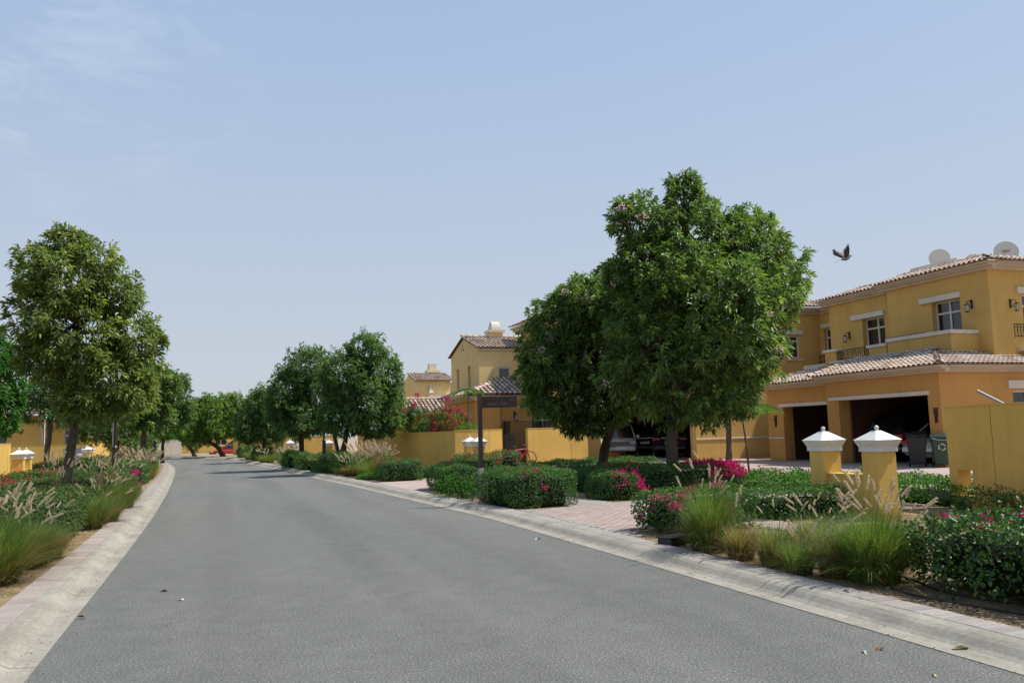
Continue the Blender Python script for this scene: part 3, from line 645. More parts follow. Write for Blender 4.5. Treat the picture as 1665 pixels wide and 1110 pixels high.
garden_wall((3.3, 78), (4.6, 62.5), 1.70, 'furthest yellow garden wall on the right side of the road', nrm=(-1, -.09))
garden_wall((4.62, 62.4), (5.2, 62.4), 1.70, 'small end face of the furthest right garden wall', nrm=(0, -1))
garden_wall((-6.85, 34.0), (-6.85, 24.0), 1.69, 'pale sunlit garden wall running out of the left edge of the photo', nrm=(1, 0), joints=[(.4, .008)])
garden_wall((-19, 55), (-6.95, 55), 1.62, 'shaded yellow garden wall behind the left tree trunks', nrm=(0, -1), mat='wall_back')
garden_wall((-6.9, 55.05), (-6.1, 70), 1.66, 'sunlit yellow garden wall right of the meter cabinet on the left', nrm=(1, -.05), joints=[(4, .01), (7.5, .01)])
# meter cabinet set in front of that wall
r_ = thing('meter_cabinet', 'grey double door meter cabinet with a white notice on the left wall', 'cabinet', (-7.75, 54.8, .05)); r_.scale = (.60, 1, 1); m_ = MB(); m_.box(-.95, .95, -.12, .12, 0, 1.35); m_.build('case', 'cabinet_grey', r_)
for sx_ in (-1, 1): m_ = MB(); m_.box(.03 if sx_ > 0 else -.92, .92 if sx_ > 0 else -.03, -.145, -.121, .06, 1.29); d_ = m_.build('door', 'cabinet_grey', r_)
m_ = MB(); m_.box(-.66, -.2, -.155, -.147, .62, 1.08); m_.build('notice', 'paper_white', r_); m_ = MB(); m_.box(.3, .7, -.155, -.147, .9, 1.05); m_.build('nameplate', 'paper_white', r_)

# ------------------------------------------------------------------ roofs
def barrel(mb, A, B_, N, ra, rb, seg=4, rnd=None):
    A, B_ = Vector(A), Vector(B_); D = (B_-A).normalized(); N = Vector(N); U_ = D.cross(N).normalized(); vs = []
    for (c, rr) in ((A, ra), (B_, rb)):
        for k in range(seg+1): th = PI*k/seg; vs.append(c+U_*rr*math.cos(th)+N*rr*math.sin(th)*.9)
    fs = [(k, k+1, seg+2+k, seg+1+k) for k in range(seg)]
    vs += [A+U_*ra*.78, A-U_*ra*.78]; 
    mb.add(vs, fs, rnd)
def slope(root_roof, tmb, P0, P1, up, tanp, poly, w=.215, l=.34, deckmb=None):
    """P0->P1 along the eave; poly in (u, v) with v measured up the slope"""
    P0, P1 = Vector(P0), Vector(P1); U_ = (P1-P0).normalized(); up = Vector((up[0], up[1], 0)).normalized(); V_ = (up+Vector((0, 0, tanp))).normalized(); N = U_.cross(V_)
    if N.z < 0: N = -N
    deckmb.add([P0+U_*a+V_*b_ for a, b_ in poly], [tuple(range(len(poly)))], .5)
    us = [p[0] for p in poly]; vs = [p[1] for p in poly]; bias = random.random()
    for i in range(int(min(us)/w)-1, int(max(us)/w)+2):
        for j in range(-1, int(max(vs)/l)+1):
            a, b_ = (i+.5)*w, j*l
            if inside(a, b_+l*.5, poly) or (j == 0 and inside(a, .05, poly)):
                jt = random.uniform(-.008, .008); q = P0+U_*(a+jt)
                barrel(tmb, q+V_*(b_-.04)+N*.035, q+V_*(b_+l*1.02)+N*.012, N, .088, .072, 4, min(1, max(0, random.gauss(.55, .25))))
def ridge(tmb, A, B_, rad=.10, l=.34):
    A, B_ = Vector(A), Vector(B_); D = (B_-A); n = max(1, int(D.length/l)); D.normalize(); sd = D.cross(Vector((0, 0, 1))).normalized(); N = sd.cross(D)
    for i in range(n): barrel(tmb, A+D*(i*l-.02)+N*.05, A+D*((i+1)*l+.02)+N*.03, N, rad, rad*.84, 5, min(1, max(0, random.gauss(.6, .25))))
def finish_roof(parent, deck, tmb, extra=None):
    rf = deck.build('roof', 'tile_pan', parent); o = tmb.build('roof_tiles', 'roof_tile', rf); o['kind'] = 'stuff'; return rf
def cornice(parent, org, ux, nrm, u0, u1, z, out=.42, h=.30, mat='cornice'):
    c = LB(org, ux, nrm); c.lb(u0, u1, -.05, out*.35, z, z+h*.4); c.lb(u0, u1, -.05, out*.7, z+h*.4, z+h*.72); c.lb(u0, u1, -.05, out, z+h*.72, z+h); return c.build('cornice', mat, parent)
def win(parent, org, ux, nrm, u0, u1, z0, z1, rec=.18, trans=True, split=.5, door=False, mat='trim', curtain=False):
    fr = LB(org, ux, nrm); t_ = .06; a, b_ = -rec, -rec+.06
    fr.lb(u0, u0+t_, a, b_, z0, z1); fr.lb(u1-t_, u1, a, b_, z0, z1); fr.lb(u0+t_, u1-t_, a, b_, z1-t_, z1); fr.lb(u0+t_, u1-t_, a, b_, z0, z0+t_)
    um = u0+(u1-u0)*split; zt = z1-(z1-z0)*.24 if trans else z1-t_
    if trans: fr.lb(u0+t_, u1-t_, a, b_+.005, zt-.035, zt+.035)
    if split: fr.lb(um-.035, um+.035, a-.002, b_+.01, z0+t_, z1-t_)
    f_ = fr.build('window', mat, parent)
    if split:
        for (p, q) in ((u0+t_, um-.035), (um+.035, u1-t_)):
            g_ = LB(org, ux, nrm); g_.lb(p, q, a+.012, a+.022, z0+t_, (zt-.035) if trans else z1-t_); g_.build('pane', 'window_glass', f_)
            if trans: g_ = LB(org, ux, nrm); g_.lb(p, q, a+.012, a+.022, zt+.035, z1-t_); g_.build('pane', 'window_glass', f_)
    else:
        g_ = LB(org, ux, nrm); g_.lb(u0+t_, u1-t_, a+.012, a+.022, z0+t_, (zt-.035) if trans else z1-t_); g_.build('pane', 'window_glass', f_)
        if trans: g_ = LB(org, ux, nrm); g_.lb(u0+t_, u1-t_, a+.012, a+.022, zt+.035, z1-t_); g_.build('pane', 'window_glass', f_)
    if curtain: g_ = LB(org, ux, nrm); g_.lb(u0+(u1-u0)*.55, u1-.05, a-.12, a-.08, z0, z1); g_.build('curtain', 'curtain', f_)
    return f_
def lintel(parent, org, ux, nrm, u0, u1, z0, z1, out=.06, mat='trim', name='lintel'):
    l_ = LB(org, ux, nrm); l_.lb(u0, u1, -.03, out, z0, z1); return l_.build(name, mat, parent, bevel=.01)
def sconce(parent, org, ux, nrm, u_, z):
    s = LB(org, ux, nrm); s.lb(u_-.04, u_+.04, 0, .03, z-.02, z+.30); s.tube([s.p(u_, .02, z+.20), s.p(u_, .12, z+.26), s.p(u_, .24, z+.22), s.p(u_, .25, z+.14)], .012, 6)
    s.tube([s.p(u_, .02, z+.06), s.p(u_, .10, z+.02), s.p(u_, .16, z+.08)], .009, 5)
    c = s.p(u_, .25, z); 
    for zz, rr in ((.12, .085), (-.14, .075)): s.lathe([(rr*.3, zz+.03), (rr, zz), (rr, zz-.02), (.02, zz-.03)], 8, (c[0], c[1], c[2]))
    for k in range(4): a = PI/4+k*PI/2; s.tube([(c[0]+.065*math.cos(a), c[1]+.065*math.sin(a), c[2]-.15), (c[0]+.07*math.cos(a), c[1]+.07*math.sin(a), c[2]+.11)], .009, 4)
    s.tube([(c[0]-.07, c[1], c[2]-.02), (c[0]+.07, c[1], c[2]-.02)], .007, 4); s.tube([(c[0], c[1]-.07, c[2]-.02), (c[0], c[1]+.07, c[2]-.02)], .007, 4)
    b_ = s.build('wall_lantern', 'dark_iron', parent); g_ = MB(); g_.lathe([(.05, -.15), (.055, .10)], 8, c); g_.build('lamp_glass', 'lamp_glass', b_); return b_
def railing(parent, org, ux, nrm, u0, u1, z0, z1, n_=0.0, step=.11):
    r_ = LB(org, ux, nrm); root = None
    r_.lb(u0, u1, n_-.02, n_+.02, z1-.03, z1); r_.lb(u0, u1, n_-.012, n_+.012, z0+.03, z0+.055); r_.lb(u0, u1, n_-.012, n_+.012, z1-.13, z1-.11); k = int((u1-u0)/step)
    rl = r_.build('railing', 'dark_iron', parent)
    for i in range(k+1):
        uu = u0+(u1-u0)*i/k; b_ = LB(org, ux, nrm); b_.lb(uu-.009, uu+.009, n_-.009, n_+.009, z0, z1-.03)
        if i % 2: b_.lb(uu-.026, uu+.026, n_-.011, n_+.011, (z0+z1)/2-.035, (z0+z1)/2+.035)
        b_.build('baluster', 'dark_iron', rl)
    return rl
MX, MY = ((0, 1), (-1, 0)), ((1, 0), (0, -1))     # (along, outward): walls facing -X with u = Y, walls facing -Y with u = X

# ---- villa with the open double garage (right)
V1 = thing('villa', 'two storey ochre villa with an open double garage and satellite dishes at the right', 'house', (22.3, 20.9, 0)); OV = Vector(V1.location)
def loc(p): return (p[0]-OV.x, p[1]-OV.y)
def W_(X, holes, u0, u1, z0, z1, mat, face='x', th=.3, par=None, off=None):
    if face == 'x': w = LB((X-OV.x, -OV.y), *MX)
    else: w = LB((-OV.x, X-OV.y), *MY)
    w.wall(u0, u1, z0, z1, th, holes); return w.build('wall', mat, par or V1)
ox = lambda X: ((X-OV.x, -OV.y),)+MX
oy = lambda Y: ((-OV.x, Y-OV.y),)+MY
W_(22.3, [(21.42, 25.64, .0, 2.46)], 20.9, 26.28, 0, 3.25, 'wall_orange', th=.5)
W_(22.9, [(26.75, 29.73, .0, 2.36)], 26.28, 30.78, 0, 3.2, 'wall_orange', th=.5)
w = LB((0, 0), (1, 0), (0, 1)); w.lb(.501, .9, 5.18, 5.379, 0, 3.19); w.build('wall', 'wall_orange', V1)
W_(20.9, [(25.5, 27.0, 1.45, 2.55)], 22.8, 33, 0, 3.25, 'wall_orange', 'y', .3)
lintel(V1, *ox(22.3), 21.32, 26.15, 2.462, 2.60); lintel(V1, *ox(22.9), 26.29, 29.98, 2.362, 2.50); lintel(V1, *oy(20.9), 25.28, 27.2, 2.62, 2.9, .07)
win(V1, *oy(20.9), 25.5, 27.0, 1.45, 2.55, .15, trans=False)
# string course round the pier feet
for o_, a, b_ in ((ox(22.3), 20.9, 21.42), (ox(22.3), 25.64, 26.28), (ox(22.9), 29.73, 30.78), (oy(20.9), 22.24, 33)): lintel(V1, *o_, a, b_, 1.02, 1.08, .03, 'trim', 'string_course')
# garage interior
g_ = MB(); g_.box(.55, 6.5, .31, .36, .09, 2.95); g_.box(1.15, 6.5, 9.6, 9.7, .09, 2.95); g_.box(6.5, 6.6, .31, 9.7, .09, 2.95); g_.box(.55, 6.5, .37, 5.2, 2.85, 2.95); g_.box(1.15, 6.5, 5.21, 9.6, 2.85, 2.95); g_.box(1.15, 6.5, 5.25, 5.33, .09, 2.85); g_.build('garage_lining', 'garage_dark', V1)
g_ = MB(); g_.box(.0, 6.5, .3, 9.6, .02, .10); g_.build('garage_floor', 'concrete', V1)
g_ = MB(); g_.box(1.5, 1.56, 5.36, 9.55, .1, 2.6)
g_ = MB(); g_.box(1.9, 1.98, 5.4, 6.9, .1, 2.85); g_.build('garage_door', 'door_brown', V1)
# upper walls
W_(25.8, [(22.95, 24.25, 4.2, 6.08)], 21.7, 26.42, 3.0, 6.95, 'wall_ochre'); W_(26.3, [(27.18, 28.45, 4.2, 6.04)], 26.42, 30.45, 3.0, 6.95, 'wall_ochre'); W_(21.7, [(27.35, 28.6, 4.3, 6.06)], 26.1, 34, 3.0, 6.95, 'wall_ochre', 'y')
w = LB((26.3-OV.x, 30.45-OV.y), (1, 0), (0, 1)); w.wall(.3, 2, 3.0, 6.95, .3); w.build('wall', 'wall_ochre', V1)
lintel(V1, *ox(25.8), 22.88, 24.75, 6.09, 6.30, .10); lintel(V1, *ox(26.3), 27.12, 29.05, 6.05, 6.26, .10); lintel(V1, *oy(21.7), 27.08, 28.9, 6.07, 6.30, .10)
win(V1, *ox(25.8), 22.95, 24.25, 4.2, 6.08, .28, split=.5, curtain=True); win(V1, *ox(26.3), 27.18, 28.45, 4.2, 6.04, .28, split=.45, curtain=True); win(V1, *oy(21.7), 27.35, 28.6, 4.3, 6.06, .2)
sconce(V1, *ox(25.8), 22.45, 5.62); sconce(V1, *ox(26.3), 29.25, 5.3); sconce(V1, *oy(21.7), 26.75, 5.55)
# balcony one: solid parapet with white coping
p_ = LB((24.5-OV.x, -OV.y), *MX); p_.wall(22.3, 25.25, 3.7, 4.66, .16); p_.build('parapet', 'wall_ochre', V1)
p_ = LB((-OV.x, 22.3-OV.y), *MY); p_.wall(24.66, 25.8, 3.7, 4.66, .16); p_.build('parapet', 'wall_ochre', V1)
c = MB(); c.box(24.44-OV.x, 24.72-OV.x, 22.24-OV.y, 25.29-OV.y, 4.662, 4.80); c.box(24.722-OV.x, 25.79-OV.x, 22.24-OV.y, 22.50-OV.y, 4.662, 4.80); c.build('parapet_coping', 'trim', V1, bevel=.01)
c = MB(); c.box(25.1-OV.x, 25.5-OV.x, 24.1-OV.y, 25.9-OV.y, 4.2, 4.92); c.build('balcony_bench', 'pink_tile', V1)
c = MB(); c.box(24.66-OV.x, 26.3-OV.x, 22.4-OV.y, 30.4-OV.y, 4.02, 4.18); c.build('balcony_floor', 'trim', V1)
# balcony two: piers and iron railing
p_ = MB(); p_.box(24.5-OV.x, 24.9-OV.x, 28.14-OV.y, 28.78-OV.y, 3.7, 4.6); p_.box(24.5-OV.x, 25.6-OV.x, 25.32-OV.y, 26.25-OV.y, 3.7, 4.54); p_.box(24.502-OV.x, 24.7-OV.x, 26.25-OV.y, 28.14-OV.y, 3.5, 4.12); p_.build('balcony_pier', 'wall_ochre', V1)
c = MB(); c.box(24.44-OV.x, 24.96-OV.x, 28.06-OV.y, 28.86-OV.y, 4.6, 4.71); c.box(24.44-OV.x, 25.66-OV.x, 25.30-OV.y, 26.33-OV.y, 4.54, 4.65); c.box(24.44-OV.x, 24.7-OV.x, 26.18-OV.y, 28.5-OV.y, 4.122, 4.20); c.build('balcony_trim', 'trim', V1, bevel=.008)
railing(V1, *ox(24.56), 26.27, 28.12, 4.22, 4.64, -.05)
railing(V1, *oy(21.7), 26.3, 28.9, 4.42, 4.90, .45, .14); lintel(V1, *oy(21.7), 26.95, 29.2, 3.98, 4.10, .5, 'trim', 'balcony_slab')
# iron number ornaments on the piers
for o_, u_ in ((ox(22.3), 21.12), (ox(22.9), 30.25)):
    s = LB(*o_); s.lb(u_-.10, u_+.10, .0, .03, 1.98, 2.02); s.lb(u_-.07, u_+.07, 0, .05, 1.78, 1.96); s.lb(u_-.05, u_-.01, .0, .03, 1.55, 1.78); s.lb(u_+.02, u_+.06, .0, .03, 1.52, 1.78); s.build('door_ornament', 'pole_brown', V1)
# cornices and roofs
cornice(V1, *ox(22.3), 20.48, 26.58, 3.18, .42, .22); cornice(V1, *oy(20.9), 22.30, 33, 3.182, .42, .22); cornice(V1, *ox(22.9), 26.6, 31.1, 3.12, .42, .21)
cornice(V1, *ox(25.8), 21.35, 26.75, 6.90, .42, .25); cornice(V1, *ox(26.3), 26.76, 30.8, 6.90, .42, .25); cornice(V1, *oy(21.7), 25.80, 34, 6.902, .42, .25)
TP = .30; sl_ = math.hypot(1, TP)
dk, tm = MB(), MB(); P = lambda x, y, z: (x-OV.x, y-OV.y, z)
slope(None, tm, P(21.86, 20.45, 3.40), P(21.86, 26.7, 3.40), (1, 0), TP, [(0, 0), (6.25, 0), (6.25, 2.64*sl_), (2.64, 2.64*sl_)], deckmb=dk)
slope(None, tm, P(21.86, 20.45, 3.40), P(34, 20.45, 3.40), (0, 1), TP, [(0, 0), (12.1, 0), (12.1, 1.25*sl_), (3.9, 1.25*sl_), (3.9, 1.84*sl_), (2.64, 1.84*sl_), (1.84, 1.84*sl_)], deckmb=dk)
ridge(tm, P(21.86, 20.45, 3.42), P(24.4, 22.99, 3.42+2.54*TP), .10)
ridge(tm, P(21.86, 26.7, 3.41), P(24.5, 26.7, 3.41+2.64*TP), .10)
slope(None, tm, P(22.46, 26.55, 3.33), P(22.46, 31.25, 3.33), (1, 0), TP, [(0, 0), (4.7, 0), (2.5, 2.2*sl_), (0, 2.2*sl_)], deckmb=dk)
ridge(tm, P(22.46, 31.25, 3.34), P(24.66, 29.05, 3.34+2.2*TP), .10)
finish_roof(V1, dk, tm)
dk, tm = MB(), MB()
slope(None, tm, P(25.34, 21.22, 7.14), P(25.34, 26.9, 7.14), (1, 0), TP, [(0, 0), (5.68, 0), (5.68, 1.3*sl_), (1.3, 1.3*sl_)], deckmb=dk)
slope(None, tm, P(25.34, 21.22, 7.14), P(34, 21.22, 7.14), (0, 1), TP, [(0, 0), (8.7, 0), (8.7, 1.3*sl_), (1.3, 1.3*sl_)], deckmb=dk)
slope(None, tm, P(25.84, 26.85, 7.14), P(25.84, 30.95, 7.14), (1, 0), TP, [(0, 0), (4.1, 0), (2.8, 1.3*sl_), (0, 1.3*sl_)], deckmb=dk)
ridge(tm, P(25.34, 21.22, 7.15), P(26.64, 22.52, 7.15+1.3*TP), .09); ridge(tm, P(26.64, 22.5, 7.15+1.3*TP), P(26.64, 26.9, 7.15+1.3*TP), .10); ridge(tm, P(27.14, 26.9, 7.15+1.3*TP), P(27.14, 29.7, 7.15+1.3*TP), .10); ridge(tm, P(26.64, 22.5, 7.15+1.3*TP), P(34, 22.5, 7.15+1.3*TP), .10)
rf = finish_roof(V1, dk, tm)
c = MB(); c.box(26.7-OV.x, 34-OV.x, 22.6-OV.y, 30.3-OV.y, 6.9, 7.46); c.build('flat_roof', 'trim', V1)
c = MB(); c.box(27.0-OV.x, 29.5-OV.x, 24.0-OV.y, 26.3-OV.y, 7.63, 7.86); c.build('roof_plinth', 'trim', V1, bevel=.01)
def dish(x, y, z, rad, label, az=225, text=False, tilt=22):
    root = thing('satellite_dish', label, 'satellite dish', (x, y, z), 0, 'satellite dishes on the villa roof')
    d = MB(); n = 28; rings = 7; prof = [(rad*i/rings, .16*rad*(i/rings)**2) for i in range(rings+1)]; prof[0] = (.01, 0)
    d.lathe(prof+[(rad*1.015, .165*rad), (rad*1.01, .145*rad)]+[(rad*i/rings, .16*rad*(i/rings)**2-.012) for i in range(rings, 0, -1)]+[(.01, -.012)], n)
    R_ = Matrix.Rotation(math.radians(az+90), 4, 'Z') @ Matrix.Rotation(math.radians(90-tilt), 4, 'X')
    c0 = Vector((0, 0, rad*1.0)); d.xf(Matrix.Translation(c0) @ R_); rf_ = d.build('reflector', 'dish', root, smooth=True)
    a = MB(); a.tube([(0, -.04*rad, -.0), (.0, 0, rad*.5)], .03, 8); a.box(-.14, .14, -.14, .14, -.22, .0); a.build('mast', 'galv', root)
    nz = (R_ @ Vector((0, 0, 1))); lo = R_ @ Vector((0, -rad, .15*rad)); a = MB(); F_ = c0+nz*rad*.45+lo*.95; a.tube([c0+lo, F_-Vector((0, 0, .1))], .011, 5); a.build('feed_arm', 'galv', root); a = MB(); a.tube([F_-nz*.06, F_+nz*.1], .035, 8); a.build('receiver', 'dish', root)
    if text:
        cu = bpy.data.curves.new('lettering', 'FONT'); cu.body = 'osn'; cu.size = rad*.46; cu.extrude = .004; cu.align_x = 'CENTER'; to = bpy.data.objects.new('lettering', cu); COL.objects.link(to)
        dg = bpy.context.evaluated_depsgraph_get(); me = bpy.data.meshes.new_from_object(to.evaluated_get(dg)); bpy.data.objects.remove(to); me.materials.clear(); me.materials.append(MATS['dish_red'])
        # face text: local x right, y up on the reflector
        o = bpy.data.objects.new('lettering', me); COL.objects.link(o); o.parent = rf_; o.matrix_local = Matrix.Translation(c0) @ R_ @ Matrix.Translation((0, -rad*.02, .075*rad+.012))
        b_ = MB(); b_.box(-rad*.34, rad*.34, -rad*.13, -rad*.10, 0, .004); q = b_.build('underline', 'dish_red', rf_); q.matrix_local = o.matrix_local.copy()
dish(28.2, 25.9, 7.86, .40, 'mid sized plain round satellite dish left on the villa roof plinth', 228, tilt=8)
dish(28.7, 24.75, 7.60, .32, 'smallest satellite dish half hidden behind the tiled roof edge', 212, tilt=20)
dish(29.5, 23.9, 7.72, .44, 'largest satellite dish with red lettering near the villa roof corner', 231, True, 12)

# ---- neighbouring villa behind the big tree
V2 = thing('villa', 'ochre villa behind the large verge trees with a dark open garage', 'house', (20.9, 33.5, 0)); OV = Vector(V2.location)
W_(33.5, [(26.3, 26.98, 4.85, 5.93), (22.9, 23.85, 3.45, 4.45)], 20.9, 28.6, 0, 7.05, 'wall_ochre', 'y', par=V2)
W_(20.9, [(34.0, 41.2, 0, 2.5)], 33.8, 43, 0, 7.0, 'wall_orange', th=.35, par=V2)
W_(28.3, [(32.75, 33.2, 4.4, 6.25)], 30.8, 33.499, 3, 7.05, 'wall_ochre', par=V2)
lintel(V2, *oy(33.5), 25.95, 27.25, 6.0, 6.18, .08); lintel(V2, *oy(33.5), 26.2, 27.2, 4.72, 4.79, .06, name='sill'); lintel(V2, *oy(33.5), 22.7, 24.15, 3.25, 3.43, .12, name='sill'); lintel(V2, *oy(33.5), 20.9, 28.3, 1.02, 1.09, .03, name='string_course'); lintel(V2, *ox(28.3), 32.5, 33.35, 6.3, 6.5, .08)
win(V2, *oy(33.5), 26.3, 26.98, 4.85, 5.93, .12, split=0); win(V2, *oy(33.5), 22.9, 23.85, 3.45, 4.45, .12); win(V2, *ox(28.3), 32.75, 33.2, 4.4, 6.25, .2, split=0)
cornice(V2, *oy(33.5), 20.5, 28.3, 7.0, .4, .3); cornice(V2, *ox(28.3), 30.8, 33.1, 7.002, .4, .3); railing(V2, *ox(28.0), 31.2, 33.3, 4.3, 4.95, 0)
p_ = MB(); p_.box(27.9-OV.x, 28.3-OV.x, 31.0-OV.y, 33.4-OV.y, 3.9, 4.28); p_.build('balcony_slab', 'wall_ochre', V2)
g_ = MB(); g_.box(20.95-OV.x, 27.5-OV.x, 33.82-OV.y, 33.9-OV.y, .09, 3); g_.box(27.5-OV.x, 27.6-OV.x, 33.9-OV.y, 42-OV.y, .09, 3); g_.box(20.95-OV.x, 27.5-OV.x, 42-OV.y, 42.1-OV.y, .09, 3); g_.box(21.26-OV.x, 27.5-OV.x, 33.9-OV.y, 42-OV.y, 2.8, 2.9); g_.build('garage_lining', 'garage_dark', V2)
dk, tm = MB(), MB(); P = lambda x, y, z: (x-OV.x, y-OV.y, z)
slope(None, tm, P(20.4, 33.05, 7.32), P(27.85, 33.05, 7.32), (0, 1), TP, [(0, 0), (7.45, 0), (8.9, 1.5*sl_), (1.5, 1.5*sl_)], deckmb=dk)
slope(None, tm, P(27.85, 30.8, 7.32), P(27.85, 33.05, 7.32), (1, 0), TP, [(0, 0), (2.25, 0), (3.7, 1.5*sl_), (0, 1.5*sl_)], deckmb=dk)
ridge(tm, P(21.9, 34.5, 7.35+1.5*TP), P(29.3, 34.5, 7.35+1.5*TP)); finish_roof(V2, dk, tm)
c = MB(); c.box(.2, 8, .2, 8, 6.9, 7.2); c.build('flat_roof', 'trim', V2)

# ---- wing seen left of the tree crown
V3 = thing('villa_wing', 'two storey ochre villa wing cut off by the left side of the big tree crown', 'house', (15.7, 38, 0)); OV = Vector(V3.location)
W_(15.7, [(41.15, 41.95, 4.9, 6.25)], 38, 42.4, 0, 7.0, 'wall_ochre', par=V3); W_(38, [(16.8, 17.8, 4.6, 6)], 16.0, 18.2, 0, 7.0, 'wall_ochre', 'y', par=V3); w = LB((0, 42.4-38), (1, 0), (0, 1)); w.wall(.3, 2.5, 0, 7, .3); w.build('wall', 'wall_ochre', V3)
lintel(V3, *ox(15.7), 40.95, 42.1, 6.27, 6.5, .1); win(V3, *ox(15.7), 41.15, 41.95, 4.9, 6.25, .2, split=0); lintel(V3, *ox(15.7), 40.2, 40.4, 4.85, 4.95, .2, name='spout')
win(V3, *oy(38), 16.8, 17.8, 4.6, 6, .2)
cornice(V3, *ox(15.7), 37.6, 42.8, 6.95, .45, .34); cornice(V3, *oy(38), 15.7, 19.3, 6.952, .45, .34); dk, tm = MB(), MB(); P = lambda x, y, z: (x-OV.x, y-OV.y, z)
slope(None, tm, P(15.2, 37.5, 7.33), P(15.2, 42.95, 7.33), (1, 0), TP, [(0, 0), (5.45, 0), (3.6, 1.8*sl_), (1.8, 1.8*sl_)], deckmb=dk); slope(None, tm, P(15.2, 37.5, 7.33), P(19.4, 37.5, 7.33), (0, 1), TP, [(0, 0), (4.2, 0), (2.4, 1.8*sl_), (1.8, 1.8*sl_)], deckmb=dk); finish_roof(V3, dk, tm)

# ---- villa with the gabled tower and chimney
V4 = thing('villa', 'yellow villa with a gabled tower, barrel topped chimney and low tiled garage', 'house', (12.85, 41, 0)); OV = Vector(V4.location)
W_(41, [(13.9, 14.55, 3.9, 5.0)], 12.85, 16.4, 0, 6.02, 'wall_pale', 'y', par=V4); W_(12.85, [(42.58, 43.05, 3.95, 5.2), (44.75, 45.25, 3.95, 5.2)], 41.3, 46.4, 0, 6.02, 'wall_pale', par=V4)
gb = LB((0, -41), *MX); gb.add([gb.p(41.0, 0, 6.02), gb.p(46.4, 0, 6.02), gb.p(43.7, 0, 6.83), gb.p(41.0, -.3, 6.02), gb.p(46.4, -.3, 6.02), gb.p(43.7, -.3, 6.83)], [(0, 1, 2), (5, 4, 3), (0, 2, 5, 3), (1, 4, 5, 2)]); gb.build('gable', 'wall_pale', V4)
for (a, zz) in ((44.27, 6.42), (44.1, 6.22), (44.44, 6.22)): h_ = MB(); q = (a-.3-41); h_.tube([(-.012, q, zz), (.01, q, zz)], .065, 10); h_.build('gable_vent', 'garage_dark', V4)
win(V4, *oy(41), 13.9, 14.55, 3.9, 5.0, .12, split=0, trans=False)
for (a, b_) in ((42.58, 43.05), (44.75, 45.25)): win(V4, *ox(12.85), a, b_, 3.95, 5.2, .22, split=0, trans=False)
def archtop(par, o_, uc, hw, z, mat='trim'):
    s = LB(*o_); vs = []; k = 8
    for i in range(k+1):
        th = PI*i/k; vs += [s.p(uc+math.cos(th)*hw, .02, z+math.sin(th)*hw*.35), s.p(uc+math.cos(th)*(hw+.06), .02, z+math.sin(th)*(hw*.35+.07)), s.p(uc+math.cos(th)*(hw+.06), -.03, z+math.sin(th)*(hw*.35+.07))]
    s.add(vs, [(3*i, 3*i+1, 3*i+4, 3*i+3) for i in range(k)]+[(3*i+1, 3*i+2, 3*i+5, 3*i+4) for i in range(k)]); s.build('window_arch', mat, par)
archtop(V4, oy(41), 14.225, .36, 5.01); archtop(V4, ox(12.85), 42.81, .25, 5.21); archtop(V4, ox(12.85), 45.0, .25, 5.21)
lintel(V4, *ox(12.85), 42.5, 43.15, 3.85, 3.93, .05, name='sill'); lintel(V4, *ox(12.85), 44.65, 45.35, 3.85, 3.93, .05, name='sill')
dk, tm = MB(), MB(); P = lambda x, y, z: (x-OV.x, y-OV.y, z); T4 = .30; s4 = math.hypot(1, T4)
slope(None, tm, P(12.7, 40.9, 6.02), P(17, 40.9, 6.02), (0, 1), T4, [(0, 0), (4.3, 0), (4.3, 2.8*s4), (0, 2.8*s4)], deckmb=dk); slope(None, tm, P(12.7, 46.65, 5.98), P(17, 46.65, 5.98), (0, -1), T4, [(0, 0), (4.3, 0), (4.3, 2.95*s4), (0, 2.95*s4)], deckmb=dk)
ridge(tm, P(12.7, 43.7, 5.98+2.95*T4+.03), P(17, 43.7, 5.98+2.95*T4+.03), .12); finish_roof(V4, dk, tm)
fc = LB((0, 0), (1, 0), (0, -1)); fc.lb(-.02, 4, 0, .08, 5.88, 5.97); fc.build('cornice', 'cornice', V4)
ch = MB(); ch.box(1.5, 2.25, 2.6, 3.3, 6.5, 7.18); cho = ch.build('chimney', 'wall_pale', V4); ch = MB(); ch.box(1.4, 2.35, 2.5, 3.4, 7.18, 7.32); ch.build('chimney_slab', 'trim', cho)
ch = MB(); k = 10; vs = []
for xx in (1.60, 2.15):
    for i in range(k+1): th = PI*i/k; vs.append((xx+(.05 if xx < 1.8 else -.05)*math.sin(th), 2.95+.33*math.cos(th), 7.32+.50*math.sin(th)))
ch.add(vs, [(i, i+1, k+2+i, k+1+i) for i in range(k)]+[tuple(range(k+1)), tuple(range(k+1, 2*k+2))[::-1]]); ch.build('chimney_cowl', 'trim', cho)
# its low garage
V5 = thing('garage', 'single storey orange garage wing with a hipped tile roof below the gabled tower', 'garage', (11.85, 39, 0)); OV = Vector(V5.location)
W_(39, [(14.9, 16.2, .8, 2.9)], 13.1, 17.4, 0, 3.25, 'wall_orange', 'y', par=V5); W_(38.6, [], 11.85, 13.1, 0, 3.25, 'wall_orange', 'y', par=V5); W_(11.85, [], 38.9, 44, 0, 3.25, 'wall_orange', par=V5)
w = LB((0, 0), (1, 0), (0, -1)); w.lb(1.249, 1.255, -.05, .40, 0, 3.249); w.build('wall', 'wall_orange', V5)
win(V5, *oy(39), 14.9, 16.2, .8, 2.9, .15, trans=False); cornice(V5, *oy(39), 13.1, 17.6, 3.2, .42, .24); cornice(V5, *oy(38.6), 11.85, 13.1, 3.202, .2, .24); cornice(V5, *ox(11.85), 38.4, 44, 3.2, .35, .24); sconce(V5, *oy(39), 14.0, 2.35)
lintel(V5, *oy(39), 13.8, 17.4, 2.85, 2.9, .03, name='string_course'); sconce(V5, *ox(11.85), 41.5, 2.1)
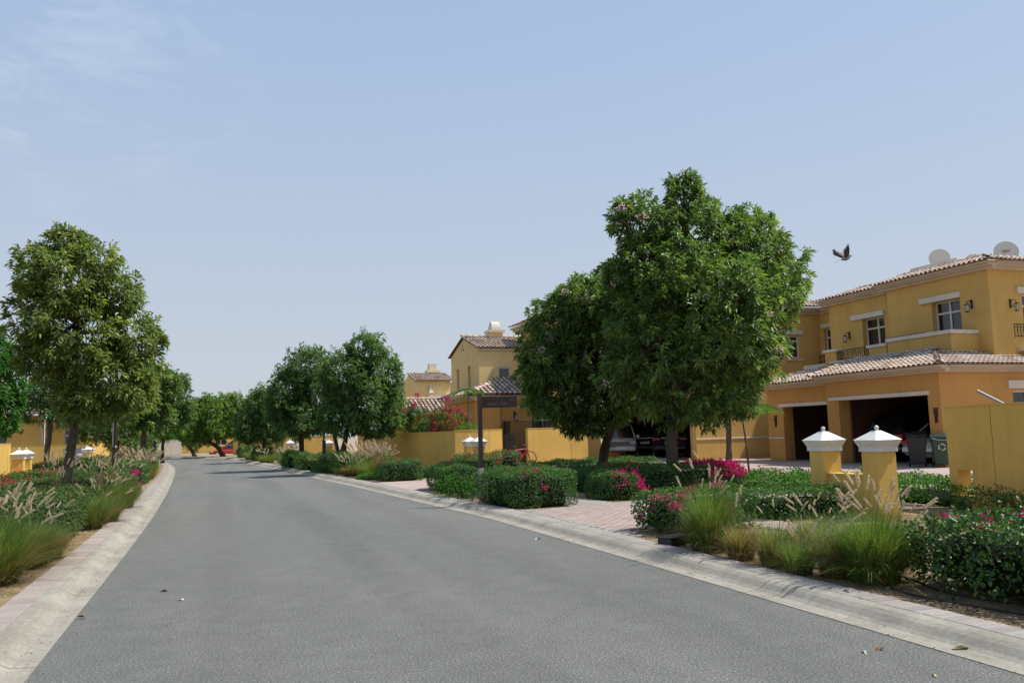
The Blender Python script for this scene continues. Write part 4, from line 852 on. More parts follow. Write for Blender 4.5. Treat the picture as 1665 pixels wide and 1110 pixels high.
dk, tm = MB(), MB(); P = lambda x, y, z: (x-OV.x, y-OV.y, z)
slope(None, tm, P(11.4, 38.2, 3.47), P(17.6, 38.2, 3.47), (0, 1), .36, [(0, 0), (6.2, 0), (6.2, 2.8*1.06), (2.2, 2.8*1.06), (1.3, 1.3*1.06)], deckmb=dk, w=.26, l=.42); slope(None, tm, P(11.4, 38.2, 3.47), P(11.4, 44.2, 3.47), (1, 0), .36, [(0, 0), (6, 0), (6, 1.4*1.06), (1.4, 1.4*1.06)], deckmb=dk, w=.26, l=.42)
ridge(tm, P(11.4, 38.2, 3.5), P(12.8, 39.6, 3.5+1.4*.36), .13); finish_roof(V5, dk, tm)

# ---- farther villa and its low roof
V6 = thing('villa', 'more distant yellow gabled villa with a small white lamp niche beyond the bougainvillea', 'house', (15, 65, 0)); OV = Vector(V6.location)
W_(65, [(17.0, 17.8, 3.9, 4.6)], 15, 17.9, 0, 5.92, 'wall_pale', 'y', par=V6); W_(65.5, [], 17.9, 20.5, 0, 5.2, 'wall_pale', 'y', par=V6); W_(15, [], 65.3, 69.8, 0, 5.92, 'wall_pale', par=V6)
gb = LB((0, -65), *MX); gb.add([gb.p(65.0, 0, 5.92), gb.p(69.8, 0, 5.92), gb.p(67.4, 0, 6.6), gb.p(65.0, -.3, 5.92), gb.p(69.8, -.3, 5.92), gb.p(67.4, -.3, 6.6)], [(0, 1, 2), (5, 4, 3), (0, 2, 5, 3), (1, 4, 5, 2)]); gb.build('gable', 'wall_pale', V6)
dk, tm = MB(), MB(); P = lambda x, y, z: (x-OV.x, y-OV.y, z)
slope(None, tm, P(14.85, 64.75, 5.9), P(18.1, 64.75, 5.9), (0, 1), T4, [(0, 0), (3.3, 0), (3.3, 2.7*s4), (0, 2.7*s4)], deckmb=dk, w=.26, l=.42); slope(None, tm, P(17.8, 65.2, 5.2), P(20.5, 65.2, 5.2), (0, 1), .4, [(0, 0), (2.7, 0), (2.7, 1.8), (0, 1.8)], deckmb=dk, w=.26, l=.42); finish_roof(V6, dk, tm)
n_ = MB(); n_.frus(.35, .2, 4.95, 5.25, 1.25, -.06); n_.frus(.16, .1, 5.25, 5.6, 1.25, -.06); n_.build('white_niche', 'white_paint', V6); win(V6, *oy(65), 17.0, 17.8, 3.9, 4.6, .12, split=0, trans=False); lintel(V6, *oy(65), 16.0, 17.9, 4.62, 4.75, .5, name='canopy')
ch = MB(); ch.box(1.6, 2.5, 2.2, 3, 6.2, 7.0); cho = ch.build('chimney', 'wall_pale', V6); ch = MB(); ch.box(1.5, 2.6, 2.1, 3.1, 6.75, 6.9); ch.box(1.75, 2.35, 2.3, 2.9, 7.0, 7.5); ch.build('chimney_slab', 'trim', cho)
V7 = thing('garage', 'low garage with a grey pink tile roof behind the red bougainvillea', 'garage', (9.9, 48.6, 0)); OV = Vector(V7.location)
W_(48.9, [], 9.9, 13.4, 0, 2.85, 'wall_orange', 'y', par=V7); W_(9.9, [], 49.2, 53, 0, 2.85, 'wall_orange', par=V7); dk, tm = MB(), MB(); P = lambda x, y, z: (x-OV.x, y-OV.y, z)
slope(None, tm, P(9.6, 48.4, 2.95), P(13.75, 48.4, 2.95), (0, 1), .42, [(0, 0), (4.15, 0), (4.15, 2.1), (0, 2.1)], deckmb=dk, w=.26, l=.40); ridge(tm, P(9.6, 50.35, 3.8), P(13.75, 50.35, 3.8), .13); finish_roof(V7, dk, tm)

# ---- houses on the left
V8 = thing('villa', 'bright yellow single storey house glimpsed behind the left verge trees', 'house', (-17, 60, 0)); OV = Vector(V8.location)
W_(60, [(-13.5, -12.3, 1.2, 2.6)], -20, -10.3, 0, 3.5, 'wall_ochre', 'y', par=V8); W_(60.6, [(-9.2, -8.3, 1, 2.6)], -10.3, -6.6, 0, 3.3, 'wall_yellow', 'y', par=V8); lintel(V8, *oy(60), -10.42, -10.30, 0, 3.5, .06, 'cornice', name='pilaster')
w = LB((-6.6-OV.x, -OV.y), (0, 1), (1, 0)); w.wall(60.601, 70, 0, 3.3, .3); w.build('wall', 'wall_yellow', V8)
win(V8, *oy(60), -13.5, -12.3, 1.2, 2.6, .15); win(V8, *oy(60.6), -9.2, -8.3, 1, 2.6, .15); dk, tm = MB(), MB(); P = lambda x, y, z: (x-OV.x, y-OV.y, z)
slope(None, tm, P(-20.4, 59.6, 3.6), P(-6.3, 59.6, 3.6), (0, 1), .42, [(0, 0), (14.1, 0), (11.6, 2.8), (2.5, 2.8)], deckmb=dk, w=.26, l=.42); finish_roof(V8, dk, tm)
V9 = thing('villa', 'pale two storey house far left rising above the garden wall', 'house', (-26, 70, 0)); OV = Vector(V9.location)
W_(70, [(-18, -17, 4, 5.4)], -27, -13.5, 0, 5.6, 'wall_yellow', 'y', par=V9); win(V9, *oy(70), -18, -17, 4, 5.4, .15); dk, tm = MB(), MB(); P = lambda x, y, z: (x-OV.x, y-OV.y, z)
slope(None, tm, P(-27.4, 69.6, 5.7), P(-13.1, 69.6, 5.7), (0, 1), .42, [(0, 0), (14.3, 0), (11.8, 2.8), (2.5, 2.8)], deckmb=dk, w=.26, l=.42); finish_roof(V9, dk, tm)
# ---- beyond the bend
garden_wall((1.9, 99), (5.2, 97), 2.1, 'sandy garden wall at the far end of the road right of the red car', nrm=(-.5, -.85), mat='wall_yellow')
garden_wall((-9.5, 102), (-3.6, 102), 1.9, 'pale wall beyond the bend behind the leaning trunks', nrm=(0, -1), mat='trim')
garden_wall((-22, 96), (-11, 100), 1.8, 'yellow wall beyond the bend at the far left of the road', nrm=(.3, -.95))
garden_wall((5.3, 84), (5.0, 97), 1.9, 'yellow wall along the last stretch of the right verge', nrm=(-1, 0))
V10 = thing('villa', 'far villa beyond the bend of the road mostly hidden by trees', 'house', (-2, 125, 0)); OV = Vector(V10.location)
W_(125, [(0, 1.5, 1, 2.4), (4, 5.5, 1, 2.4)], -14, 10, 0, 5.2, 'wall_yellow', 'y', par=V10); win(V10, *oy(125), 0, 1.5, 1, 2.4); win(V10, *oy(125), 4, 5.5, 1, 2.4); dk, tm = MB(), MB(); P = lambda x, y, z: (x-OV.x, y-OV.y, z)
slope(None, tm, P(-14.5, 124.5, 5.3), P(10.5, 124.5, 5.3), (0, 1), .42, [(0, 0), (25, 0), (22, 3), (3, 3)], deckmb=dk, w=.4, l=.6); finish_roof(V10, dk, tm)

# ------------------------------------------------------------------ street furniture
sg = thing('street_sign', 'dark brown street name sign on a brown post in a pale concrete sleeve', 'street sign', (5.60, 17.9, .05))
m_ = MB(); m_.box(-.055, .055, -.055, .055, 0, .78); m_.build('concrete_sleeve', 'concrete_post', sg, bevel=.006)
m_ = MB(); m_.box(-.043, .043, -.043, .043, .78, 2.45); m_.build('post', 'pole_brown', sg, bevel=.004)
pn = thing('x', None, None); bpy.data.objects.remove(pn)
ps = MB(); ps.box(.0, .80, -.02, .02, 2.12, 2.37); p0 = ps.build('panel', 'brown_sign', sg, bevel=.004); p0.location = (.043, -.01, 0); p0.rotation_euler = (0, 0, math.radians(-24))
for (a, b_, c, d) in ((.14, .36, 2.17, 2.235), (.40, .58, 2.17, 2.235), (.34, .74, 2.335, 2.35), (.64, .70, 2.26, 2.30), (.72, .75, 2.26, 2.30)):
    ps = MB(); ps.box(a, b_, -.0232, -.0205, c, d); q = ps.build('faded_lettering', 'soffit' if c < 2.2 else 'concrete_post', p0)
    q.active_material = q.active_material
plain('faint', (.085, .06, .055), .7)
for q in bpy.data.objects:
    if q.name.startswith('faded_lettering'): q.data.materials[0] = MATS['faint']
def lamp(x, y, label, h=4.0):
    root = thing('street_lamp', label, 'street lamp', (x, y, .05), 0, 'black street lamps along the verges'); b_ = MB()
    b_.lathe([(.13, 0), (.13, .05), (.085, .10), (.08, 1.35), (.095, 1.38), (.095, 1.43), (.052, 1.5), (.045, h)], 14); b_.build('pole', 'black_paint', root, smooth=False)
    b_ = MB(); b_.lathe([(.045, h), (.12, h+.04), (.14, h+.08), (.06, h+.12)], 12); b_.lathe([(.20, h+.5), (.19, h+.55), (.05, h+.66), (.02, h+.76)], 12)
    for k in range(4): a = k*PI/2; b_.tube([(.13*math.cos(a), .13*math.sin(a), h+.08), (.18*math.cos(a), .18*math.sin(a), h+.5)], .01, 4)
    hd = b_.build('lantern_head', 'black_paint', root); b_ = MB(); b_.lathe([(.11, h+.09), (.16, h+.49)], 10); b_.build('lamp_glass', 'lamp_glass', hd)
lamp(-2.95, 28.8, 'black street lamp post on the left verge beside the grey stake'); lamp(4.72, 39.2, 'slim black lamp post on the right verge between two trees', 3.6)
lamp(2.05, 80, 'distant black street lamp at the end of the right verge', 3.0); lamp(-6.2, 92, 'small distant street lamp among the leaning trunks beyond the bend', 3.0)
def stake(x, y, h, label): o = MB().tube([(0, 0, 0), (.01, 0, h)], .035, 8).build('metal_stake', 'galv'); put(o, (x, y, .05)); tag(o, label, 'post')
stake(-3.45, 33.0, 2.3, 'thin grey metal post standing just right of the black lamp post'); stake(-2.88, 20.05, 1.55, 'thin grey stake against the big left trunk')
o = MB().tube([(0, 0, 0), (.32, .0, .34)], .03, 8).build('metal_pole', 'galv'); put(o, (16.2, 13.0, 1.72)); o.rotation_euler = (0, 0, 2.6); 
bpy.data.objects.remove(o)
o = MB().tube([(15.55, 13.6, 2.22), (15.85, 13.2, 1.9), (16.6, 12.4, 0.1)], .032, 8).build('metal_pole', 'galv'); tag(o, 'slanting grey metal pole poking up behind the tall right wall', 'pole')

# bins
def bin_(x, y, rz, body, lid, label, openlid=False, w=.58, d=.72, h=1.0):
    root = thing('wheelie_bin', label, 'wheelie bin', (x, y, .09), rz, 'wheelie bins outside the double garage'); b_ = MB()
    z0 = .10; v_ = [(-w*.39, -d*.36, z0), (w*.39, -d*.36, z0), (w*.39, d*.33, z0), (-w*.39, d*.33, z0), (-w/2, -d/2, h), (w/2, -d/2, h), (w/2, d/2, h), (-w/2, d/2, h)]
    b_.add(v_, [(0, 3, 2, 1), (0, 1, 5, 4), (1, 2, 6, 5), (2, 3, 7, 6), (3, 0, 4, 7)]); b_.build('body', body, root, bevel=.02)
    c = MB(); c.box(-w/2-.025, w/2+.025, -d/2-.03, d/2+.03, h-.045, h+.0); c.build('rim', body, root, bevel=.008)
    c = MB()
    if openlid: c.add([(-w/2-.03, -d/2-.05, h+.02), (w/2+.03, -d/2-.05, h+.02), (w/2+.05, d/2, h+.16), (-w/2-.05, d/2, h+.10), (-w/2-.03, -d/2-.05, h+.06), (w/2+.03, -d/2-.05, h+.06), (w/2+.02, d/2, h+.21), (-w/2-.05, d/2, h+.14)], [(0, 3, 2, 1), (4, 5, 6, 7), (0, 1, 5, 4), (1, 2, 6, 5), (2, 3, 7, 6), (3, 0, 4, 7)])
    else: c.frus(.68, .56, h+.002, h+.07)
    c.build('lid', lid, root, bevel=.01)
    for s in (-1, 1): c = MB(); c.lathe([(.09, -.03), (.10, -.02), (.10, .02), (.09, .03)], 16); c.xf(Matrix.Translation((s*w*.42, d*.36, .10)) @ Matrix.Rotation(PI/2, 4, 'Y')); c.build('wheel', 'tyre', root)
    return root
def face_at(x, y): return math.atan2(-x, -y)*-1
bin_(22.0, 21.75, -.75, 'bin_black', 'bin_black', 'black wheelie bin with a loose lid standing left of the green bin', True)
gb_ = bin_(22.35, 21.08, -.75, 'bin_green', 'bin_lid', 'green wheelie bin with a pale recycling symbol beside the black bin')
# recycling symbol: three bent arrows, flat print on the front
for k in range(3):
    a0 = k*2*PI/3; s = MB(); R_ = .105
    def q(th, rr): return (math.cos(a0+th)*rr, math.sin(a0+th)*rr, 0)
    ths = [(.30+i*.24) for i in range(6)]; vs = [];
    for th in ths: vs += [q(th, R_*.72), q(th, R_*1.12)]
    s.add(vs, [(2*i, 2*i+1, 2*i+3, 2*i+2) for i in range(5)]); s.add([q(ths[-1], R_*.52), q(ths[-1], R_*1.34), q(ths[-1]+.55, R_*.92)], [(0, 1, 2)])
    s.xf(Matrix.Translation((0, -.352, .66)) @ Matrix.Rotation(PI/2-.09, 4, 'X')); s.build('recycling_arrow', 'cream_mark', gb_)
tb = MB().tube([(-.30, -.395, .96), (-.1, -.40, .89), (.12, -.40, .88), (.30, -.395, .95)], .008, 5); tb.build('cord', 'paper_white', gb_)

# ------------------------------------------------------------------ vehicles
def car(label, loc_, rz, kind, body, group=None, rear=True, cat='car', roofbox=False):
    """nose towards +x; lofted body with separate glass, lamps and wheels"""
    suv = kind == 'suv'; root = thing('parked_car', label, cat, loc_, rz, group); Lh = 2.3 if suv else 2.3; Wd = .93 if suv else .90
    H0 = .30 if suv else .20; belt = 1.08 if suv else .92; roofz = 1.78 if suv else 1.44; hood = 1.08 if suv else .86
    ST = [(-Lh, .86, H0+.20, belt*.93), (-Lh+.06, .95, H0+.06, belt*.99), (-Lh+.4, 1, H0, belt), (-1.2, 1, H0, belt), (0, 1, H0, belt), (1.0, 1, H0, belt-.01), (1.5, .99, H0, hood), (Lh-.35, .96, H0+.02, hood-.10), (Lh-.08, .87, H0+.08, hood-.24), (Lh, .74, H0+.20, hood-.34)]
    n = 14; vs = []; fs = []
    for (x, wf, zb, zt) in ST:
        for k in range(n):
            a = 2*PI*k/n+PI/n; cx_, sz = math.cos(a), math.sin(a); e = .38
            vs.append((x, Wd*wf*math.copysign(abs(cx_)**e, cx_), (zb+zt)/2+(zt-zb)/2*math.copysign(abs(sz)**e, sz)))
    for i in range(len(ST)-1):
        for k in range(n): fs.append((i*n+k, i*n+(k+1) % n, (i+1)*n+(k+1) % n, (i+1)*n+k))
    fs += [tuple(range(n)), tuple(range((len(ST)-1)*n, len(ST)*n))[::-1]]; b_ = MB(); b_.add(vs, fs); bo = b_.build('body', body, root, smooth=True)
    sb = bo.modifiers.new('s', 'SUBSURF'); sb.levels = 1; sb.render_levels = 1
    # greenhouse: glass loft with roof and pillars over it
    x0, x1, x2, x3 = (-2.16, -1.85, .35, 1.15) if suv else (-1.85, -1.15, .15, 1.05)
    zb = belt-.03
    def ring(x, w_, z): return [(x, -w_, z), (x, w_, z)]
    gl = MB(); gv = [(x0, -.80, zb), (x0, .80, zb), (x3, .80, zb), (x3, -.80, zb), (x1, -.62, roofz-.03), (x1, .62, roofz-.03), (x2, .62, roofz-.03), (x2, -.62, roofz-.03)]
    gl.add(gv, [(0, 4, 5, 1), (1, 5, 6, 2), (2, 6, 7, 3), (3, 7, 4, 0)]); gl.build('windows', 'car_glass', root, bevel=.04)
    rf_ = MB(); rf_.add([(x1-.03, -.66, roofz-.07), (x1-.03, .66, roofz-.07), (x2+.05, .66, roofz-.07), (x2+.05, -.66, roofz-.07), (x1+.1, -.55, roofz), (x1+.1, .55, roofz), (x2-.1, .55, roofz), (x2-.1, -.55, roofz)], [(0, 3, 2, 1), (4, 5, 6, 7), (0, 1, 5, 4), (1, 2, 6, 5), (2, 3, 7, 6), (3, 0, 4, 7)]); rf_.build('roof', body, root, bevel=.03)
    for sgn in (-1, 1):
        for (xa, xb) in ((x0, x1), (x3, x2), ((x0+x3)/2-.1, (x1+x2)/2-.1)):
            MB().tube([(xa, sgn*.815, zb), (xb, sgn*.635, roofz-.05)], .035, 6).build('pillar', body, root)
        for xw in (-1.38, 1.42):
            t_ = MB(); t_.lathe([(.20, -.10), (.33, -.11), (.345, -.06), (.345, .06), (.33, .11), (.20, .10)], 22); t_.xf(Matrix.Translation((xw, sgn*(Wd-.10), .345)) @ Matrix.Rotation(PI/2, 4, 'X')); tw = t_.build('wheel', 'tyre', root)
            t_ = MB(); t_.lathe([(.02, .07), (.06, .115), (.20, .105), (.20, .02)], 12); t_.xf(Matrix.Translation((xw, sgn*(Wd-.10), .345)) @ Matrix.Rotation(-sgn*PI/2, 4, 'X')); t_.build('rim', 'alloy', tw)
        # rear and front lamps
        z_ = belt-.16; t_ = MB(); t_.box(-Lh-.015, -Lh+.25, sgn*.50 if sgn > 0 else -.86, .86 if sgn > 0 else -.50, z_-.02, z_+.11) if suv else t_.box(-Lh-.01, -Lh+.28, .58 if sgn > 0 else -.84, .84 if sgn > 0 else -.58, z_-.08, z_+.08); t_.build('tail_light', 'tail_red', root, bevel=.02)
        t_ = MB(); t_.box(Lh-.42, Lh-.06, .52 if sgn > 0 else -.82, .82 if sgn > 0 else -.52, hood-.36, hood-.18); t_.build('headlight', 'head_glass', root, bevel=.03)
        t_ = MB(); t_.box(.85, 1.03, .88 if sgn > 0 else -1.05, 1.05 if sgn > 0 else -.88, belt-.02, belt+.13); t_.build('mirror', body, root, bevel=.03)
    t_ = MB(); t_.box(-Lh-.05, -Lh+.1, -.80, .80, .42, .60); t_.build('rear_bumper', body, root, bevel=.04); t_ = MB(); t_.box(-Lh-.03, -Lh, -.26, .26, .70, .82); t_.build('number_plate', 'paper_white', root)
    t_ = MB(); t_.box(Lh-.12, Lh+.05, -.78, .78, .40, .60); t_.build('front_bumper', body, root, bevel=.04); t_ = MB(); t_.box(Lh-.10, Lh+.015, -.50, .50, hood-.42, hood-.20); gr = t_.build('grille', 'plastic_black', root, bevel=.01)
    for k in range(3): MB().box(Lh-.0, Lh+.022, -.50, .50, hood-.39+.07*k, hood-.375+.07*k).build('grille_bar', 'alloy', gr)
    t_ = MB(); t_.box(Lh+.045, Lh+.06, -.26, .26, .44, .56); t_.build('number_plate', 'paper_white', root)
    if suv: t_ = MB(); t_.box(-Lh-.02, -Lh+.05, -.45, .45, belt-.09, belt-.055); t_.build('chrome_strip', 'alloy', root)
    return root
car('silver four wheel drive facing the road, seen between the right verge tree trunks', (21.1, 41.6, .09), math.radians(-117), 'suv', 'car_silver')
car('dark blue four wheel drive with red tail lights behind the thick tree trunk', (23.4, 40.2, .09), math.radians(60), 'suv', 'car_navy')
car('black car in deep shade of the garage between the two other cars there', (23.4, 43.0, .09), math.radians(61), 'suv', 'car_black')
car('black four wheel drive parked nose in at the left of the double garage', (25.9, 25.1, .10), math.radians(5), 'suv', 'car_black')
car('white saloon parked nose in behind the black wheelie bin', (25.4, 22.75, .10), math.radians(2), 'sedan', 'car_white')
car('red car far beyond the bend behind the leaning trunks', (1.6, 112, -.35), math.radians(186), 'sedan', 'car_red'); car('dark blue car parked just behind the far red car', (2.4, 116, -.2), math.radians(180), 'suv', 'car_navy')

# bicycle leaning by the gate
bk = thing('bicycle', 'red framed bicycle parked beside the trampoline behind the hedge', 'bicycle', (12.75, 35.0, .09), math.radians(8))
for wx in (-.52, .52):
    w_ = MB(); n = 22; vs = []
    pts = [(wx+.33*math.cos(2*PI*k/n), 0, .33+.33*math.sin(2*PI*k/n)) for k in range(n+1)]; w_.tube(pts, .02, 6, False); ww = w_.build('wheel', 'tyre', bk)
    for k in range(10): a = 2*PI*k/10; MB().tube([(wx, 0, .33), (wx+.32*math.cos(a), 0, .33+.32*math.sin(a))], .003, 3).build('spoke', 'galv', ww)
fr = MB()
for a, b_ in (((-.52, 0, .33), (-.1, 0, .30)), ((-.1, 0, .30), (-.22, 0, .80)), ((-.22, 0, .74), (.36, 0, .78)), ((-.1, 0, .30), (.38, 0, .68)), ((-.52, 0, .33), (-.2, 0, .72)), ((.35, 0, .88), (.52, 0, .33))): fr.tube([a, b_], .022, 6)
fr.build('frame', 'bike_red', bk); MB().tube([(.34, -.28, .98), (.30, 0, .93), (.34, .28, .98)], .014, 6).build('handlebar', 'galv', bk); MB().tube([(-.22, 0, .80), (-.23, 0, .88)], .014, 6).build('seat_post', 'galv', bk)
MB().box(-.36, -.10, -.07, .07, .88, .93).build('saddle', 'plastic_black', bk, bevel=.02)
# trampoline with net
tr = thing('trampoline', 'round trampoline with black net poles behind the wall gap', 'trampoline', (14.4, 38.0, .09))
m_ = MB(); n = 28; m_.lathe([(1.25, .62), (1.28, .66), (1.25, .70), (1.0, .70)], n); m_.build('pad', 'plastic_black', tr); MB().lathe([(.02, .66), (1.05, .66)], n).build('mat', 'plastic_black', tr)
for k in range(6):
    a = k*PI/3+.35; c_, s_ = 1.3*math.cos(a), 1.3*math.sin(a); MB().tube([(c_, s_, 0), (c_, s_, 2.1)], .055, 8).build('net_pole', 'plastic_black', tr)
for zz in (2.05,): MB().tube([(1.3*math.cos(2*PI*k/24), 1.3*math.sin(2*PI*k/24), zz) for k in range(25)], .012, 4, False).build('net_rope', 'plastic_black', tr)
nm = MB(); nm.add([(1.27*math.cos(2*PI*k/24), 1.27*math.sin(2*PI*k/24), z) for z in (.7, 2.03) for k in range(24)], [(k, (k+1) % 24, 24+(k+1) % 24, 24+k) for k in range(24)]); nm.build('net', 'net', tr)
gt = thing('side_gate', 'dark slatted side gate beside the trampoline', 'gate', (12.35, 35.8, .05))
for k in range(5): MB().box(.0+.1*k, .07+.1*k, -.02, .02, .05, 1.5+.0*k).build('slat', 'dark_iron', gt)
MB().box(-.02, .52, .02, .05, .3, .36).box(-.02, .52, .02, .05, 1.2, 1.26).build('rail', 'dark_iron', gt)

# bird in flight
bd = thing('bird', 'dark dove flying with raised wings left of the villa roof', 'bird', (8.17, 9.05, 3.86), math.radians(-14))
bd.rotation_euler = (0, math.radians(-16), math.radians(-14)); bd.scale = (.84, .84, .84)
sec = [(-.085, .006, 0), (-.06, .020, -.001), (-.03, .030, -.004), (.0, .034, -.006), (.03, .030, -.004), (.055, .021, .002), (.07, .017, .010), (.084, .018, .016), (.098, .014, .017), (.108, .005, .014)]
b_ = MB(); b_.tube([(x, 0, z) for x, rr, z in sec], [rr for x, rr, z in sec], 12); b_.build('body', 'feather_light', bd, smooth=True)
MB().tube([(.104, 0, .014), (.122, 0, .010)], [.004, .001], 6).build('beak', 'plastic_black', bd)
for s in (-1, 1): MB().lathe([(.0005, -.0028), (.0028, 0), (.0005, .0028)], 6, (.090, s*.0145, .020)).build('eye', 'plastic_black', bd)
for k in range(-2, 3):
    tl = MB(); a = k*.055; tl.add([(-.07, .008*k-.006, .002), (-.07, .008*k+.006, .002), (-.205+abs(k)*.01, .016*k+.008, -.012), (-.205+abs(k)*.01, .016*k-.008, -.012), (-.07, .008*k, .005), (-.2, .016*k, -.010)], [(0, 1, 2, 3), (0, 4, 5, 3), (4, 1, 2, 5)]); tl.build('tail_feather', 'feather', bd)
for s in (-1, 1):
    sw = -.10 if s > 0 else .02   # both wings raised, the far one swept back
    root_f = Vector((.045, s*.02, .012)); root_b = Vector((-.035, s*.02, .006)); tipdir = Vector((sw*1.2, s*.075, .17))
    wl = MB(); K = 7; fr_, bk_ = [], []
    for i in range(K+1):
        q = i/K; c = Vector((tipdir.x*q, tipdir.y*(q**.8), tipdir.z*q)); fr_.append(root_f+c+Vector((.012*math.sin(q*PI), 0, 0))); bk_.append(root_b+c+Vector((-.02*math.sin(q*PI)+.03*q*q, 0, 0)))
    vs = []
    for a, b__ in zip(fr_, bk_): m__ = (a+b__)/2+Vector((0, -s*.006, 0)); vs += [a, m__, b__, m__+Vector((0, s*.008, 0))]
    wl.add(vs, [(4*i+j, 4*i+(j+1) % 4, 4*i+4+(j+1) % 4, 4*i+4+j) for i in range(K) for j in range(4)]); wg = wl.build('wing', 'feather', bd, smooth=True)
    for j in range(7):
        q = .45+.55*j/6; i = min(int(q*K), K-1); st_ = bk_[i].lerp(bk_[i+1], q*K-i) if j < 4 else fr_[-1].lerp(bk_[-1], (6-j)/3)
        d = (tipdir.normalized()*(.25+.12*j)+Vector((-.5+.10*j, 0, 0))).normalized()*.032; wd = Vector((.008, 0, .004))
        fm = MB(); fm.add([st_-wd, st_+wd, st_+d+wd*.6, st_+d*1.1, st_+d-wd*.6, st_+Vector((0, s*.003, 0)), st_+d+Vector((0, s*.002, 0))], [(0, 1, 2, 6, 5), (1, 0, 5), (2, 3, 4, 6), (0, 4, 6, 5)]); fm.build('flight_feather', 'feather', wg)

# ------------------------------------------------------------------ trees
T1 = [(11.79, 18.8, 7.65, 0.53, 0.53, 0.54), (10.36, 18.8, 6.89, 0.69, 0.69, 0.69), (12.01, 18.8, 6.57, 1.28, 1.28, 0.98), (13.65, 18.8, 6.48, 1.0, 1.0, 0.86), (14.28, 18.8, 5.57, 1.05, 1.05, 1.03), (11.02, 18.6, 5.53, 1.4, 1.4, 1.11), (12.87, 18.8, 5.1, 1.57, 1.71, 1.21), (12.2, 18.4, 3.6, 1.61, 1.71, 1.18), (10.56, 18.5, 3.75, 1.21, 1.35, 1.22), (11.21, 18.3, 2.55, 1.3, 1.35, 0.85), (13.1, 18.8, 4.1, .9, 1.0, 0.8), (10.9, 20.3, 5.0, 1.1, 1.2, 1.1), (12.49, 18.6, 2.3, 0.75, 0.75, 0.6), (12.2, 20.1, 5.0, 1.8, 1.35, 1.62), (11.6, 17.2, 4.4, 1.44, 1.17, 1.44), (11.75, 18.8, 8.05, 0.34, 0.34, 0.34), (9.85, 18.8, 7.05, 0.36, 0.36, 0.36), (13.67, 18.8, 7.2, 0.4, 0.4, 0.4), (14.5, 18.8, 6.5, 0.42, 0.42, 0.42), (14.75, 18.8, 5.6, 0.38, 0.38, 0.38), (14.5, 18.8, 4.3, 0.38, 0.38, 0.38), (10.5, 18.8, 7.45, 0.35, 0.35, 0.35), (9.75, 18.8, 5.6, 0.45, 0.45, 0.45), (12.6, 18.8, 7.3, 0.4, 0.4, 0.4), (9.5, 18.8, 3.0, 0.45, 0.45, 0.45), (14.7, 18.8, 4.9, 0.35, 0.35, 0.35)]
T2 = [(10.0, 21.6, 5.2, .9, .9, .7), (11.3, 21.3, 5.5, .9, 1.0, .8), (10.38, 22.0, 5.47, 0.8, 0.8, 0.66), (9.37, 22.0, 4.72, 0.81, 0.81, 0.81), (9.13, 22.0, 3.55, 0.99, 0.99, 1.06), (10.32, 22.0, 3.92, 1.19, 1.4, 1.27), (11.16, 22.0, 4.84, 1.02, 1.2, 1.11), (9.29, 22.0, 2.67, 0.96, 0.96, 0.79), (10.45, 22.0, 2.5, 1.18, 1.3, 0.84), (10.03, 22.0, 1.85, 0.68, 0.68, 0.37)]
T3 = [(18.59, 27.0, 4.13, 1.1, 1.1, 1.06), (17.96, 27.0, 2.84, 0.95, 0.95, 1.05), (19.25, 27.0, 3.54, 0.78, 0.78, 0.71), (17.48, 27.0, 3.77, 0.81, 0.81, 0.93)]
TL = [(-3.14, 19.8, 5.94, 0.38, 0.38, 0.38), (-3.62, 19.8, 5.31, 0.42, 0.6, 0.56), (-2.56, 19.8, 5.49, 0.54, 0.6, 0.52), (-3.03, 19.8, 5.07, 0.83, 1.0, 0.81), (-3.71, 19.8, 4.38, 0.46, 0.7, 0.66), (-2.06, 19.8, 4.83, 0.46, 0.6, 0.55), (-2.77, 19.8, 4.0, 1.01, 1.2, 0.93), (-1.67, 19.8, 3.81, 0.55, 0.7, 0.75), (-3.4, 19.8, 3.53, 0.52, 0.7, 0.52), (-2.14, 19.8, 2.94, 0.9, 1.1, 0.8), (-2.73, 19.8, 2.6, 0.53, 0.8, 0.45), (-1.71, 19.8, 2.67, 0.46, 0.7, 0.6)]
FIC = [(-5.76, 27.0, 3.36, 0.64, 0.8, 1.05), (-6.24, 27.0, 3.97, 0.83, 0.9, 1.05), (-5.74, 27.0, 2.66, 0.54, 0.7, 0.78), (-6.34, 27.0, 2.76, 0.74, 0.8, 1.03), (-7.0, 27, 3.3, .9, .9, 1.4)]
LB_ = [(-6.81, 40.0, 3.79, 0.77, 0.77, 0.79), (-6.21, 40.0, 3.26, 0.7, 0.7, 0.84), (-7.19, 40.0, 3.28, 0.57, 0.57, 0.65), (-6.01, 40.0, 4.58, 0.59, 0.59, 0.66)]
L237 = [(-2.96, 40.0, 3.75, 1.05, 1.05, 1.14), (-2.29, 40.0, 4.16, 0.71, 0.71, 0.77), (-3.45, 40.0, 3.08, 0.86, 0.86, 0.81), (-2.57, 40.0, 2.93, 0.8, 0.8, 0.81)]
L3 = [(-2.37, 54.0, 4.68, 0.83, 0.83, 1.11), (-2.87, 54.0, 3.39, 1.02, 1.02, 1.1), (-2.01, 54.0, 3.56, 0.69, 0.69, 1.04)]
LF = [(-3.49, 66.0, 2.89, 1.25, 1.25, 0.99), (-4.25, 66.0, 3.8, 0.91, 0.91, 0.9), (-2.87, 66.0, 3.69, 0.84, 0.84, 0.9)]
